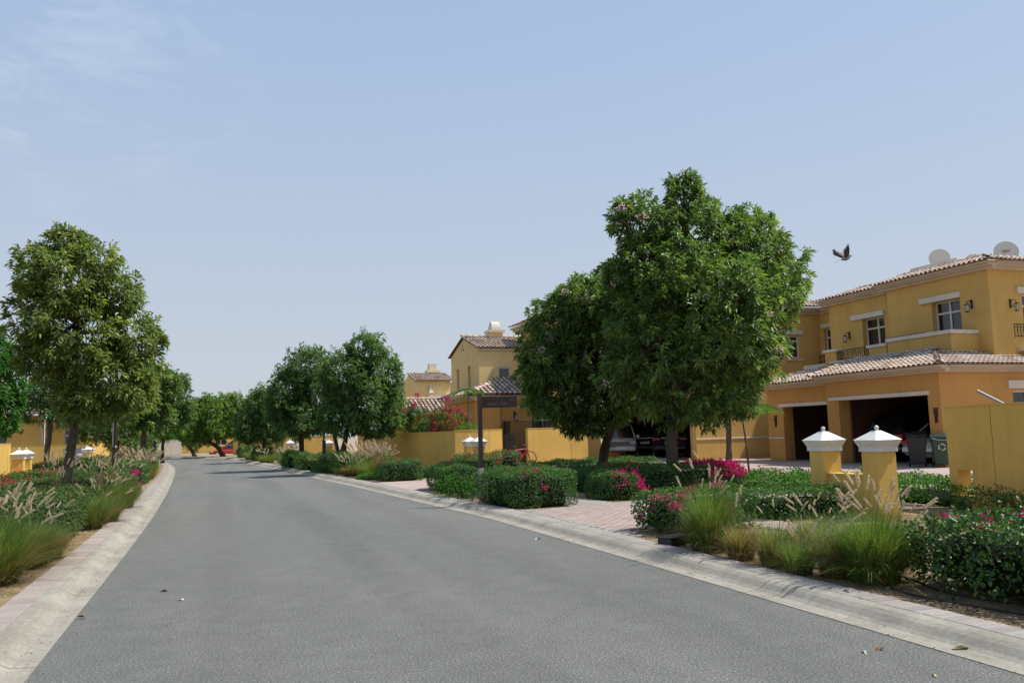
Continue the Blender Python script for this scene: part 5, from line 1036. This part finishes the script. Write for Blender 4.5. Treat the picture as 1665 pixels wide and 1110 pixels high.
ACA = [(-0.31, 86.0, 4.08, 2.02, 2.02, 1.79), (-1.42, 86.0, 3.21, 1.67, 1.67, 1.77), (1.39, 86.0, 3.74, 1.6, 1.6, 1.92), (-0.01, 86.0, 2.9, 2.25, 2.25, 1.1), (1.95, 86.0, 5.24, 0.8, 0.8, 0.84), (0.81, 86.0, 5.25, 0.91, 0.91, 0.96), (-0.88, 86.0, 5.28, 0.78, 0.78, 0.83)]
AC2 = [(-2.69, 92.0, 3.03, 1.53, 1.53, 1.3), (-3.59, 92.0, 4.0, 1.05, 1.05, 1.26), (-1.94, 92.0, 4.47, 0.95, 0.95, 1.14)]
RF = [(3.2, 62.0, 3.89, 1.01, 1.01, 1.4), (2.54, 62.0, 2.68, 0.92, 0.92, 1.1), (3.84, 62.0, 2.65, 1.19, 1.19, 1.2), (2.13, 62.0, 2.25, 0.66, 0.66, 0.9)]
RF2 = [(2.9, 76.0, 4.1, 0.82, 0.82, 1.18), (2.3, 76.0, 2.94, 0.71, 0.71, 1.17)]
T490 = [(4.47, 44.0, 5.16, 1.12, 1.12, 1.22), (3.54, 44.0, 3.9, 0.98, 0.98, 1.42), (5.09, 44.0, 3.88, 1.25, 1.25, 1.44), (4.16, 44.0, 2.65, 1.42, 1.42, 0.9), (3.09, 44.0, 3.27, 0.67, 0.67, 0.94)]
T548 = [(6.31, 37.0, 5.37, 0.82, 0.82, 0.83), (5.35, 37.0, 4.27, 1.08, 1.08, 1.14), (6.99, 37.0, 4.32, 0.89, 0.89, 1.16), (6.43, 37.0, 3.22, 1.42, 1.42, 1.15), (5.34, 37.0, 2.5, 1.12, 1.12, 0.75), (7.25, 37.0, 3.07, 0.56, 0.56, 1.05), (6.75, 37.0, 2.2, 1.1, 1.1, 0.6)]
G1 = 'street trees along the right verge'; G2 = 'street trees along the left verge'
make_tree('largest tree with a broad dark crown and pale blossoms on the right verge', 'tree', T1, [(11.0, 18.9, .08), (11.02, 18.85, 1.2), (11.25, 18.8, 2.5), (11.6, 18.8, 4.2)], 'leaf_tab', 5000, 18, .17, .05, G1, 'bark', .13, 46, tr=.165, core=.5)
make_tree('second large tree on a leaning dark trunk merging into the largest crown from the left', 'tree', T2, [(10.35, 21.9, .08), (10.6, 21.9, 1.0), (10.95, 22, 1.9), (10.5, 22, 3.6)], 'leaf_tab', 2900, 17, .17, .05, G1, 'bark_dark', .12, 20, tr=.15)
make_tree('slender tree behind the largest crown against the ochre villa wall', 'tree', T3, [(18.3, 27.2, .08), (18.35, 27.1, 1.2), (18.3, 27, 2.2), (18.4, 27, 3.6)], 'leaf_tab', 1300, 14, .15, .05, None, 'bark', .12, tr=.11)
make_tree('tall olive green tree rising left of the road on a rough leaning trunk', 'tree', TL, [(-2.98, 19.9, .08), (-2.98, 19.9, .8), (-2.86, 19.9, 1.6), (-2.8, 19.8, 2.6), (-2.85, 19.8, 4.2)], 'leaf_olive', 2500, 15, .125, .042, G2, 'bark', .13, 0, tr=.11, core=.35)
make_tree('bright green dense tree cut off by the left edge of the photo', 'tree', FIC, [(-6.4, 27, .08), (-6.4, 27, 1.5), (-6.3, 27, 3)], 'leaf_ficus', 3000, 12, .09, .05, None, 'bark', .1, tr=.12)
make_tree('feathery dark tree with a straight trunk before the shaded left wall', 'tree', LB_, [(-6.75, 40, .08), (-6.7, 40, 1.4), (-6.6, 40, 2.7), (-6.3, 40, 4.2)], 'leaf_far', 750, 14, .16, .04, G2, 'bark', .16, tr=.12)
make_tree('dark crowned tree on a pale trunk just right of the left street lamp', 'tree', L237, [(-3.0, 40.6, .08), (-3.0, 40.5, 1.4), (-2.95, 40.3, 2.6), (-2.9, 40, 3.6)], 'leaf_tab', 1700, 12, .16, .06, G2, 'bark', .15, tr=.13)
make_tree('round topped tree further along the left verge before the bend', 'tree', L3, [(-3.5, 54, .08), (-3.4, 54, 1.6), (-2.8, 54, 3.4)], 'leaf_far', 1200, 10, .2, .07, G2, 'bark_dark', .18, tr=.13)
make_tree('low feathery bright tree leaning over the bend on the left', 'tree', LF, [(-3.6, 66, .08), (-3.6, 66, 1.4), (-3.5, 66, 2.8)], 'leaf_frond', 700, 10, .3, .05, G2, 'bark_dark', .2, tr=.12)
make_tree('wide light green acacia with an open top where the road bends', 'tree', ACA, [(.75, 86, -.02), (.35, 86, .9), (-.6, 86, 1.6), (-.9, 86, 2.6)], 'leaf_acacia', 2600, 10, .24, .10, None, 'bark_dark', .22, tr=.22, core=.3)
make_tree('smaller tree on a thin leaning trunk left of the wide acacia', 'tree', AC2, [(-1.9, 92, -.02), (-2.3, 92, .8), (-3.0, 92, 1.8), (-3.0, 92, 3)], 'leaf_far', 1400, 10, .25, .10, None, 'bark_dark', .22, tr=.2)
make_tree('dark tree on the right verge left of the two full crowned ones', 'tree', RF, [(3.3, 62, .08), (3.3, 62, 1.2), (3.2, 62, 2.6)], 'leaf_far', 1700, 10, .22, .08, G1, 'bark_dark', .2, tr=.15)
make_tree('narrow tree at the far end of the right verge beside the last lamp', 'tree', RF2, [(2.75, 76, .08), (2.7, 76, 1.5), (2.6, 76, 2.8)], 'leaf_far', 900, 10, .22, .08, G1, 'bark_dark', .2, tr=.13)
make_tree('full crowned tree on a single dark trunk left of the black lamp post', 'tree', T490, [(4.2, 44.4, .08), (4.2, 44.3, 1.1), (4.2, 44.1, 2.2), (4.2, 44, 3.4)], 'leaf_far', 2600, 12, .17, .062, G1, 'bark_dark', .16, tr=.14)
t5 = make_tree('full crowned tree on a three stemmed trunk before the long yellow wall', 'tree', T548, [(5.3, 37.9, .08), (5.35, 37.8, 1.0), (5.5, 37.6, 1.7), (5.9, 37, 3.6)], 'leaf_far', 3200, 12, .16, .055, G1, 'bark', .15, tr=.11)
m_ = MB(); m_.tube([(.0, 0, 0), (-.12, .02, .9), (-.35, 0, 1.9), (-.5, -.3, 2.8)], [.12, .09, .08, .05], 9); m_.tube([(.05, 0, 0), (.16, .05, .9), (.32, .0, 1.9), (.7, -.3, 2.8)], [.12, .09, .08, .05], 9); m_.build('stem', 'bark', t5, True)
# trees behind, filling the skyline
def bush(label, ells, mat, n, per, ln, wd, base, name='shrub', cat='shrub', flowers=0, fmat='bract', tr=.05, group=None, spread=.1, core=.3): return make_tree(label, cat, ells, [base, (base[0], base[1], ells[0][2]*.6+.1)], mat, n, per, ln, wd, group, 'bark', spread, flowers, fmat, name=name, tr=tr, core=core, droop=.15)
make_tree('dark evergreen mass rising behind the far right walls', 'tree', [(7.5, 92, 3.0, 2.5, 2, 1.9), (5, 95, 2.4, 1.6, 1.5, 1.7)], [(7.5, 92, 0), (7.5, 92, 2)], 'leaf_far', 1000, 8, .3, .12, None, 'bark_dark', .25, tr=.15)
make_tree('dark trees standing behind the wall beyond the bend', 'tree', [(-6, 106, 3, 2.5, 2, 2.2), (-9.5, 105, 3.2, 2.5, 2, 2.4), (-2.5, 108, 2.6, 2.2, 2, 1.8)], [(-6, 106, 0), (-6, 106, 2)], 'leaf_far', 1500, 8, .3, .12, None, 'bark_dark', .25, tr=.15)
make_tree('dark hedge like tree row left of the road before the bend', 'tree', [(-6, 74, 1.8, 1.6, 1.5, 1.6), (-8.5, 76, 2, 1.8, 1.5, 1.8), (-5, 62, 2.6, 1.1, 1.2, 1.2)], [(-6, 74, 0), (-6, 74, 2)], 'leaf_far', 1200, 8, .25, .1, None, 'bark_dark', .2, tr=.1)
make_tree('dark green tree behind the left lamp filling the gap under the crowns', 'tree', [(-4.6, 46, 2.8, 1.3, 1.2, 1.3), (-5.6, 47, 3.0, 1.2, 1, 1.2), (-3.8, 50, 2.0, .8, .8, 1.0), (-4.4, 37, 3.1, .9, .9, .8), (-3.7, 35, 2.9, .8, .8, .6)], [(-4.6, 46, 0), (-4.6, 46, 2)], 'leaf_tab', 1700, 10, .19, .07, G2, 'bark_dark', .2, tr=.1)
# bare casuarina sprays reaching in from the left edge
cs = thing('casuarina', 'bare grey casuarina branches reaching in at the left edge', 'tree', (-6.6, 20.5, .08)); m_ = MB(); m_.tube([(0, 0, 0), (.1, 0, 3), (.2, 0, 6.2)], [.14, .1, .04], 8); Ps, Ds = [], []
for (z0, z1, xe) in ((5.3, 5.9, 1.75), (4.9, 5.15, 1.95), (4.6, 4.45, 1.85), (4.3, 3.75, 1.7), (4.9, 5.6, 1.6), (5.6, 6.3, 1.5)):
    pts = [Vector((.15+xe*q, -.2*q, z0+(z1-z0)*q+.15*math.sin(q*5))) for q in (0, .3, .6, .8, 1)]; m_.tube(pts, [.03, .022, .014, .009, .004], 5)
    for k in range(26):
        q = .45+.55*random.random(); i = min(int(q*4), 3); p = pts[i].lerp(pts[i+1], random.random()); e = p+Vector((random.uniform(-.1, .3), random.uniform(-.2, .2), random.uniform(-.22, .12))); m_.tube([p, p.lerp(e, .5)+Vector((0, 0, .03)), e], [.005, .004, .002], 4)
        for _ in range(7): Ps.append(p.lerp(e, random.random())); Ds.append((random.uniform(-.3, .5), random.uniform(-.3, .3), random.uniform(-1, .1)))
m_.build('trunk', 'bark', cs); V, T, R_ = leaf_arrays(np.array([tuple(p) for p in Ps]), np.array(Ds), .13, .008, RNG.random(len(Ps)), .3); npmesh('foliage', V, T, R_, 'leaf_casuarina', cs)
# light green sprays right of the big crown, feathery young tree and papaya like tree
fronds('young_tree', 'young feathery tree with bright green fronds right of the largest crown', 'tree', (15.2, 21.5, .08), (15.0, 21.5, 2.25), 13, 1.25, mat='leaf_frond', lw=.022, trunk_r=.035)
fronds('young_tree', 'slim young tree with two tiers of fronds before the orange garage wing', 'tree', (9.7, 33.0, .08), (9.85, 33.0, 3.45), 9, .75, tiers=2, mat='leaf_frond', lw=.02, trunk_r=.035, pitch=.1)
pt = fronds('palm', 'spiky palm crown behind the far chimney', 'palm', (19.6, 75, 0), (19.6, 75, 6.0), 26, 1.5, mat='leaf_far', lw=.05, trunk_r=.15, pitch=1.1)

# ------------------------------------------------------------------ flowering bushes behind the long wall
bush('crimson bougainvillea bush spilling over the long yellow wall', [(9.7, 36.0, 2.2, 0.8, 0.6, 0.66), (10.35, 36.2, 1.98, 0.62, 0.5, 0.52), (9.5, 36.3, 1.4, .7, .6, .6)], 'leaf_bright', 700, 10, .08, .05, (9.7, 36.2, .05), flowers=270, fmat='bract')
bush('dark bush with cream blossoms behind the long yellow wall', [(8.85, 38.2, 2.22, .76, .6, .65), (8.45, 39.2, 2.55, .6, .5, .6), (9.1, 37.2, 1.8, .5, .5, .5)], 'leaf_hedge', 900, 10, .09, .05, (8.8, 38.3, .05), flowers=14, fmat='petal_white')
ar = thing('bougainvillea', 'arching bougainvillea shoots with red tips above the dark bush', 'shrub', (9.3, 36.8, .05)); m_ = MB()
for (x1, z1, x2, z2) in ((-.6, 3.1, -.75, 3.35), (.1, 3.0, .65, 3.15), (-.3, 2.7, -.9, 2.9), (.5, 2.6, .95, 2.75), (-.9, 2.4, -1.3, 2.75)):
    m_.tube([(0, 0, 1.2), (x1*.6, 0, z1*.8), (x1, 0, z1), (x2, -.05, z2)], [.02, .015, .01, .006], 5)
    for k in range(5): o = bpy.data.objects.new('blossom', FM['bract']); COL.objects.link(o); o.parent = ar; put(o, (x2+random.uniform(-.1, .1), -.05+random.uniform(-.05, .05), z2+random.uniform(-.08, .06)), rot=(random.random()*6, random.random()*6, 0), sc=1.2)
    Ps = np.array([[x1*q, 0, z1*q] for q in np.linspace(.5, 1, 60)])+RNG.normal(size=(60, 3))*.05; V, T, R_ = leaf_arrays(Ps, RNG.normal(size=(60, 3)), .07, .045, RNG.random(60)); npmesh('leaves', V, T, R_, 'leaf_bright', ar)
m_.build('stems', 'bark', ar)

# ------------------------------------------------------------------ hedges, right side
HR = 'clipped hedges along the right verge'; HL = 'clipped hedges along the left verge'
hedge(6.22, 16.75, 1.55, 2.1, .72, 'boxy clipped hedge with a few pink blooms hiding the foot of the street sign', rz=.1, leaf=.036, flowers=6, group=HR)
hedge(6.3, 22.2, 1.35, 2.4, .66, 'boxy clipped hedge behind bright yellow green shrubs before the capped pillars', leaf=.04, group=HR)
hedge(6.0, 28.7, 1.35, 2.0, .68, 'boxy hedge with reddish top at the far side of the middle driveway', leaf=.042, flowers=20, fmat='bract_red', ftop=True, group=HR)
hedge(7.0, 32.3, 1.2, 1.6, .58, 'dark hedge block against the long yellow wall', leaf=.05, group=HR); hedge(7.3, 29.6, 2.0, .9, .35, 'low dark shrubs at the foot of the long yellow wall', leaf=.05, rough=.08, group=HR); hedge(8.0, 27.2, 1.6, .8, .5, 'low shrub edging left of the capped pillars', leaf=.05, group=HR, rough=.08)
hedge(7.9, 25.9, 1.5, 1.3, .82, 'hedge topped with red blooms just left of the capped pillar shafts', leaf=.045, flowers=16, fmat='bract_red', ftop=True, group=HR)
hedge(9.45, 27.3, 1.0, 1.0, .86, 'upright hedge with red blooms right of the street sign', leaf=.045, flowers=18, fmat='bract_red', ftop=True, group=HR)
hedge(8.45, 17.15, 1.05, 1.8, .54, 'dark hedge block with crimson blooms on its front corner', rz=-.25, leaf=.036, flowers=26, fbox=(-.2, 1, -1, -.1, .4, 1.05), group=HR)
hedge(8.75, 20.6, .95, 5.2, .5, 'low dark hedge running back beside the brick footpath', rz=.12, leaf=.042, group=HR)
hedge(11.0, 23.6, 4.4, 2.0, .58, 'wide bright topped hedge before the sunlit wall end', rz=.1, leaf=.048, group=HR); hedge(10.4, 21.0, 2.6, 1.6, .5, 'dark hedge under the second large tree', rz=0, leaf=.045, group=HR)
hedge(10.75, 18.05, 3.1, 1.5, .60, 'long dark hedge crowned with magenta bougainvillea below the largest tree', leaf=.036, flowers=190, fbox=(.25, 1, -1, 1, .6, 1.05), group=HR)
hedge(9.6, 18.6, 1.4, 1.6, .62, 'hedge with sparse red blooms left of the thick trunk', leaf=.038, flowers=22, fmat='bract_red', ftop=True, group=HR)
hedge(6.85, 11.05, 1.8, 1.05, .56, 'ragged bougainvillea hedge with red blooms beside the black ground box', rz=.22, leaf=.045, flowers=13, fbox=(-1, .6, -1, 1, .35, 1.05), group=HR, lift=.08, stems=7, dens=1.5, fmat='bract')
hedge(9.05, 11.7, 1.7, 1.2, .46, 'low wide hedge in front of the white capped letterbox pillars', rz=-.12, leaf=.042, group=HR)
hedge(7.05, 4.55, 2.3, 3.7, .60, 'large leafy hedge with pink blooms filling the right corner', leaf=.052, flowers=11, ftop=True, group=HR, lift=.13, stems=22, rough=.06, dens=1.5, mat='leaf_corner')
hedge(13.2, 17.3, 2.8, 4.6, .24, 'low bright green ground cover patch before the brick courtyard', mat='leaf_bright', leaf=.07, rough=.08, group=HR, cat='ground cover'); hedge(12.95, 12.7, 1.9, 3.6, .38, 'bright topped hedge behind the right pillar and tall wall', mat='leaf_bright', leaf=.06, rough=.05, group=HR); hedge(11.05, 12.0, .7, .7, .5, 'loose shrub with a dry bloom right of the nearer pillar', leaf=.07, rough=.1, group=HR)
hedge(11.6, 9.2, .8, 3.0, .28, 'thin low shrubs at the foot of the tall right wall', leaf=.05, rough=.1, group=HR)
for (x, y, s, lb_) in ((5.55, 20.4, .35, 'yellow green kerb shrub second in front of the plain boxy hedge'), (5.6, 19.3, .42, 'tallest yellow green kerb shrub in the middle of its row'), (5.75, 18.4, .40, 'yellow green kerb shrub touching the hedge with pink blooms'), (5.9, 20.9, .3, 'smallest yellow green shrub at the corner of the plain boxy hedge')): hedge(x, y, .75, .75, s, lb_, mat='leaf_bright', leaf=.06, rough=.12, group='yellow green shrubs at the kerb', name='shrub', cat='shrub', dens=.55)
# far right verge beds
for (x, y, sx_, sy_, h, lb) in ((5.2, 35.2, 1.1, 2.4, .78, 'dark hedge beneath the three stemmed tree'), (5.0, 38.6, 1.1, 1.8, .7, 'hedge behind the slim black lamp post'), (4.4, 41.6, 1.4, 2.6, .72, 'rounded hedge between the two full crowned trees'), (5.6, 42, 1.2, 2, .8, 'hedge with red tips by the distant wall end'), (4.0, 46, 1.2, 2.6, .8, 'dark hedge under the single trunk tree'), (4.5, 55, 1.4, 2.4, .7, 'hedge past the second right driveway'), (3.2, 63, 1.3, 4, .9, 'dark hedge under the left dark verge tree'), (2.9, 70, 1.2, 5, .9, 'last hedge on the right verge before the bend'), (2.6, 79, 1.4, 5, .9, 'hedge round the base of the last right street lamp')):
    hedge(x, y, sx_, sy_, h, lb, leaf=.07, group=HR, rough=.07)
# ------------------------------------------------------------------ hedges, left side
hedge(-3.3, 15.1, 2.4, 2.9, .72, 'broad variegated clipped hedge behind the nearest left grass', mat='leaf_varieg', leaf=.042, group=HL, dens=.95)
hedge(-3.3, 19.3, 1.9, 3.4, .66, 'long variegated hedge beneath the tall olive tree', mat='leaf_varieg', leaf=.045, flowers=10, ftop=True, group=HL)
hedge(-3.0, 23.4, 1.7, 3.2, .74, 'mixed leafy hedge with red blooms by the black lamp post', mat='leaf_varieg', leaf=.05, flowers=12, fmat='bract_red', group=HL, rough=.09)
hedge(-2.35, 24.9, .75, 1.2, .72, 'small bush covered in magenta blooms at the left driveway corner', leaf=.05, flowers=34, group=HL, rough=.09); hedge(-5.2, 24.5, 2.3, 4, .55, 'red flecked hedge in front of the left capped pillars', leaf=.055, flowers=60, fmat='bract_red', ftop=True, group=HL); hedge(-5.4, 20.5, 2.0, 3, .6, 'dark hedge with one magenta bloom behind the olive trunk', leaf=.055, flowers=9, group=HL, ftop=True); hedge(-5.6, 17, 1.9, 3, .55, 'dark low hedge along the pale wall foot', leaf=.06, group=HL)
hedge(-5.4, 31, 1.9, 4.6, .62, 'dark hedge with red tips before the meter cabinet', leaf=.07, flowers=40, fmat='bract_red', ftop=True, group=HL); hedge(-5.8, 39, 2.2, 4, .8, 'dark hedge beyond the left driveway', leaf=.07, group=HL, flowers=20, fmat='bract_red', ftop=True)
hedge(-3.05, 34.6, 1.3, 3.0, .78, 'boxy dark hedge on the far corner of the left driveway', leaf=.055, group=HL); hedge(-5.0, 44.5, 2.4, 3, .85, 'bright green clipped hedge far along the left verge', mat='leaf_bright', leaf=.09, group=HL); hedge(-3.9, 42, 1.4, 4, .5, 'red flecked low hedge behind the far left grasses', leaf=.08, flowers=40, fmat='bract_red', ftop=True, group=HL); hedge(-4.2, 58, 1.4, 3, .8, 'small hedge at the start of the bend on the left', leaf=.09, group=HL); hedge(-5.6, 77.8, 2.5, 1.4, .7, 'rounded bush beyond the bend on the left', leaf=.1, mat='leaf_bright', group=HL)

# ------------------------------------------------------------------ fountain grasses
GR = [(5.75, 9.05, .74, .24, 1500, .15, 12, 'tall green grass clump right of the black ground box with upright plumes'), (5.95, 9.45, .62, .2, 900, .3, 8, 'grass clump tucked behind the tallest one near the ground box'), (5.72, 8.35, .48, .17, 900, .75, 3, 'brown based grass clump third from the ground box'),
      (5.75, 7.75, .50, .19, 1000, .5, 4, 'half brown grass clump in the middle of the right row'), (5.66, 7.25, .33, .15, 800, .1, 9, 'smallest green grass tuft of the right row with pale spikes'), (5.85, 6.95, .48, .17, 900, .6, 4, 'brown and green grass clump left of the fullest green one'),
      (5.98, 6.55, .62, .27, 2600, .05, 22, 'fullest bright green fountain grass with arching plumes'), (6.45, 6.9, .50, .2, 900, .35, 8, 'loose grass clump between the fullest one and the corner hedge'),
      (6.75, 8.1, .40, .2, 900, .45, 10, 'ragged grass clump in the second row before the low wide hedge'), (7.2, 8.9, .40, .2, 800, .55, 9, 'brownish grass clump in the second row nearer the pillars'), (7.0, 7.3, .40, .2, 800, .3, 14, 'grass clump with many plumes left of the corner hedge')]
for (x, y, h_, rd, nb, br_, pl, lb) in GR: grass(x, y, h_, rd, nb, lb, br_, pl, lean=(.08, -.05), w=.006, pscale=.85, plen=1.15)
GL = [(-2.55, 10.9, .55, .3, 1800, .35, 10, 'nearest left grass clump at the bottom corner'), (-2.75, 11.6, .62, .32, 2200, .12, 16, 'bright green left grass clump with tall pale plumes'), (-2.45, 12.2, .52, .27, 1600, .45, 8, 'brown mixed left grass clump beside the kerb pavers'), (-3.2, 11.9, .6, .3, 1500, .2, 16, 'left grass clump against the edge of the photo'), (-2.35, 12.95, .42, .2, 1100, .6, 3, 'short brown left grass clump before the variegated hedge'), (-3.1, 12.8, .55, .25, 900, .3, 12, 'left grass clump with dense plumes before the variegated hedge'),
      (-2.35, 17.0, .50, .24, 1200, .35, 5, 'green grass clump between the two variegated hedges'), (-2.2, 18.1, .48, .24, 1200, .35, 5, 'grass clump beyond the variegated hedge corner'), (-2.25, 21.6, .60, .26, 1200, .2, 9, 'tall green grass clump before the magenta bush'), (-2.5, 20.3, .55, .25, 700, .5, 12, 'plume rich grass clump leaning over the long variegated hedge'), (-3.1, 18.2, .8, .2, 250, .6, 22, 'tall dry plumes rising behind the variegated hedge'), (-2.9, 21.8, .8, .25, 250, .6, 22, 'tall dry plumes below the black lamp post'), (-3.0, 26.0, .7, .3, 300, .6, 22, 'dry plume cluster at the near side of the left driveway')]
for (x, y, h_, rd, nb, br_, pl, lb) in GL: grass(x+.22, y, h_*1.1, rd, nb, lb, br_, pl, w=.007, pscale=.8, plen=1.12, lean=(.10, 0))
GM = [(-2.75, 37, .6, .3, 500, .5, 8, 'first brownish grass clump beyond the boxy dark hedge on the far left'), (-2.7, 38.6, .6, .3, 500, .6, 10, 'second and brownest grass clump beyond the far left boxy hedge'), (-2.85, 40.5, .6, .35, 500, .3, 10, 'greener third grass clump in the far left kerb row'), (-2.9, 42.6, .6, .35, 500, .5, 10, 'fourth grass clump in the far left kerb row'), (-3.1, 45.4, .55, .35, 450, .2, 8, 'greenest and last grass clump before the far left driveway'), (-3.5, 40, .7, .4, 400, .5, 14, 'taller plumed grass set back behind the second brown clump on the far left'), (-3.6, 44, .7, .4, 400, .5, 14, 'taller plumed grass set back near the last green clump on the far left')]
for i, (x, y, h_, rd, nb, br_, pl, lb) in enumerate(GM): grass(x, y, h_, rd, nb, lb, br_, pl, w=.016, pscale=2, group='feathery grasses in the far left verge bed', plen=1.2)
GF = [(5.35, 31.0, .55, .35, 700, .05, 2, 'bright green grass mound at the kerb left of the reddish topped hedge'), (5.9, 31.5, .75, .35, 600, .4, 30, 'pale plumed grass left of the reddish topped hedge'), (5.5, 32.6, .75, .35, 600, .5, 26, 'tallest pale plumes before the long yellow wall'), (5.05, 33.4, .5, .3, 500, .8, 10, 'dry brown grass clump below the three stemmed tree'), (4.85, 36.9, .5, .3, 600, .2, 8, 'green grass clump by the foot of the slim black lamp'), (3.9, 49.4, .6, .4, 600, .2, 10, 'pale green grasses on the near side of the furthest right driveway'), (4.3, 51.9, .65, .5, 700, .2, 12, 'green grasses past the furthest right driveway'), (3.2, 57, .6, .5, 600, .2, 10, 'grasses under the dark right verge tree'), (2.7, 66.5, .7, .6, 600, .1, 4, 'far green grasses on the right verge')]
for (x, y, h_, rd, nb, br_, pl, lb) in GF: grass(x, y, h_, rd, nb, lb, br_, pl, w=.015, pscale=1.7, plen=1.1)
hedge(5.2, 29.9, .9, .8, .18, 'low bright green mound at the kerb corner', mat='leaf_bright', leaf=.04, group=HR, rough=.03, name='ground_cover_mound', cat='ground cover'); hedge(4.45, 38.0, .8, 1.6, .16, 'low green mat beside the kerb under the lamp', mat='leaf_bright', leaf=.05, group=HR, rough=.03, cat='ground cover')

# ------------------------------------------------------------------ small things on the ground
bx = thing('ground_box', 'black rectangular plastic box on the sand at the hedge corner', 'utility box', (5.62, 9.75, .08), .35); m_ = MB(); m_.box(-.12, .30, -.10, .12, 0, .10); m_.build('case', 'plastic_black', bx, bevel=.008); m_ = MB(); m_.box(-.13, .31, -.11, .13, .10, .118); m_.build('lid', 'plastic_black', bx, bevel=.004)
def hose(pts, label): o = MB().tube(pts, .009, 6).build('irrigation_hose', 'hose'); tag(o, label, 'hose')
hose([(5.9+.12*math.sin(i*.7), 7.6-.28*i, .088+.008*math.sin(i)) for i in range(18)], 'black irrigation hose snaking on the sand before the corner hedge'); hose([(6.25+.15*math.sin(i*.9), 7.2-.28*i, .088) for i in range(16)], 'second black irrigation hose under the corner hedge')
def fallen(x, y, z, s, mat, label, rz):
    n = 9; mb = MB(); vs = [(0, 0, 0)]
    for k in range(n): a = 2*PI*k/n; rr = s*(1 if abs(math.cos(a)) > .7 else .45); vs.append((rr*math.cos(a), rr*math.sin(a)*.8, s*.25*math.sin(a*2+x)+s*.2))
    mb.add(vs, [(0, 1+k, 1+(k+1) % n) for k in range(n)]); o = mb.build('fallen_leaf', mat); put(o, (x, y, z), rot=(random.uniform(-.25, .25), random.uniform(-.25, .25), rz)); tag(o, label, 'leaf', 'fallen leaves on the road')
fallen(4.44, 4.87, .004, .045, 'leaf_dry', 'curled brown leaf on the asphalt near the right kerb', .4); fallen(4.30, 4.86, .004, .03, 'leaf_white', 'small pale leaf left of the curled brown leaf', 1.2); fallen(4.92, 4.62, .02, .055, 'leaf_pale', 'yellow green leaf lying in the right gutter', -.5)
fallen(4.57, 11.85, .004, .06, 'leaf_white', 'white leaf on the asphalt beside the driveway kerb', .2); fallen(-.31, 9.31, .004, .03, 'leaf_white', 'small white leaf near the left kerb', 0); fallen(-.50, 9.94, .004, .05, 'leaf_dry', 'brown leaf on the left side of the asphalt', .8); fallen(-1.15, 8.8, .02, .04, 'leaf_dry', 'dark crumpled leaf in the left gutter', .3)
fallen(4.30, 4.25, .004, .03, 'leaf_pale', 'tiny pale leaf at the lower right of the road', .9)
# litter: dry leaves and petals in the beds and gutters
def litter(n, fx, size, name, label=None, zf=None):
    P = np.array([fx() for _ in range(n)]); D = unit(RNG.normal(size=(n, 3))*np.array([1, 1, .25])); V, T, R_ = leaf_arrays(P, D, size*(.5+RNG.random(n)), size*.5, RNG.random(n)**1.3, 0); V[:, 2] = np.maximum(V[:, 2], np.repeat(P[:, 2], 4)-.002)
    tag(npmesh(name, V, T, R_, 'litter'), kind='stuff')
def bedR():
    y = random.uniform(3, 18); e = edgeR(y)[0]; return (e+.72+random.random()**1.5*2.5, y, .084)
def bedL():
    y = random.uniform(8, 26); return (-1.25-.72-random.random()**1.5*2.0, y, .084)
def gut():
    s = random.random()
    if s < .5: y = 3+random.random()**1.3*22; return (edgeR(y)[0]+random.choice([-.05, .05, .12])+random.gauss(0, .08), y, .016)
    y = 7+random.random()**1.3*25; return (-1.24-abs(random.gauss(0, .13)), y, .02)
def onroad(): y = 4+random.random()**1.5*40; return (random.uniform(-1.2, 4.8) if random.random() < .35 else (random.uniform(3.6, 4.8) if random.random() < .5 else random.uniform(-1.2, .2)), y, .003)
litter(2600, bedR, .035, 'leaf_litter'); litter(2400, bedL, .035, 'leaf_litter'); litter(420, gut, .022, 'leaf_litter'); litter(330, onroad, .018, 'leaf_litter')
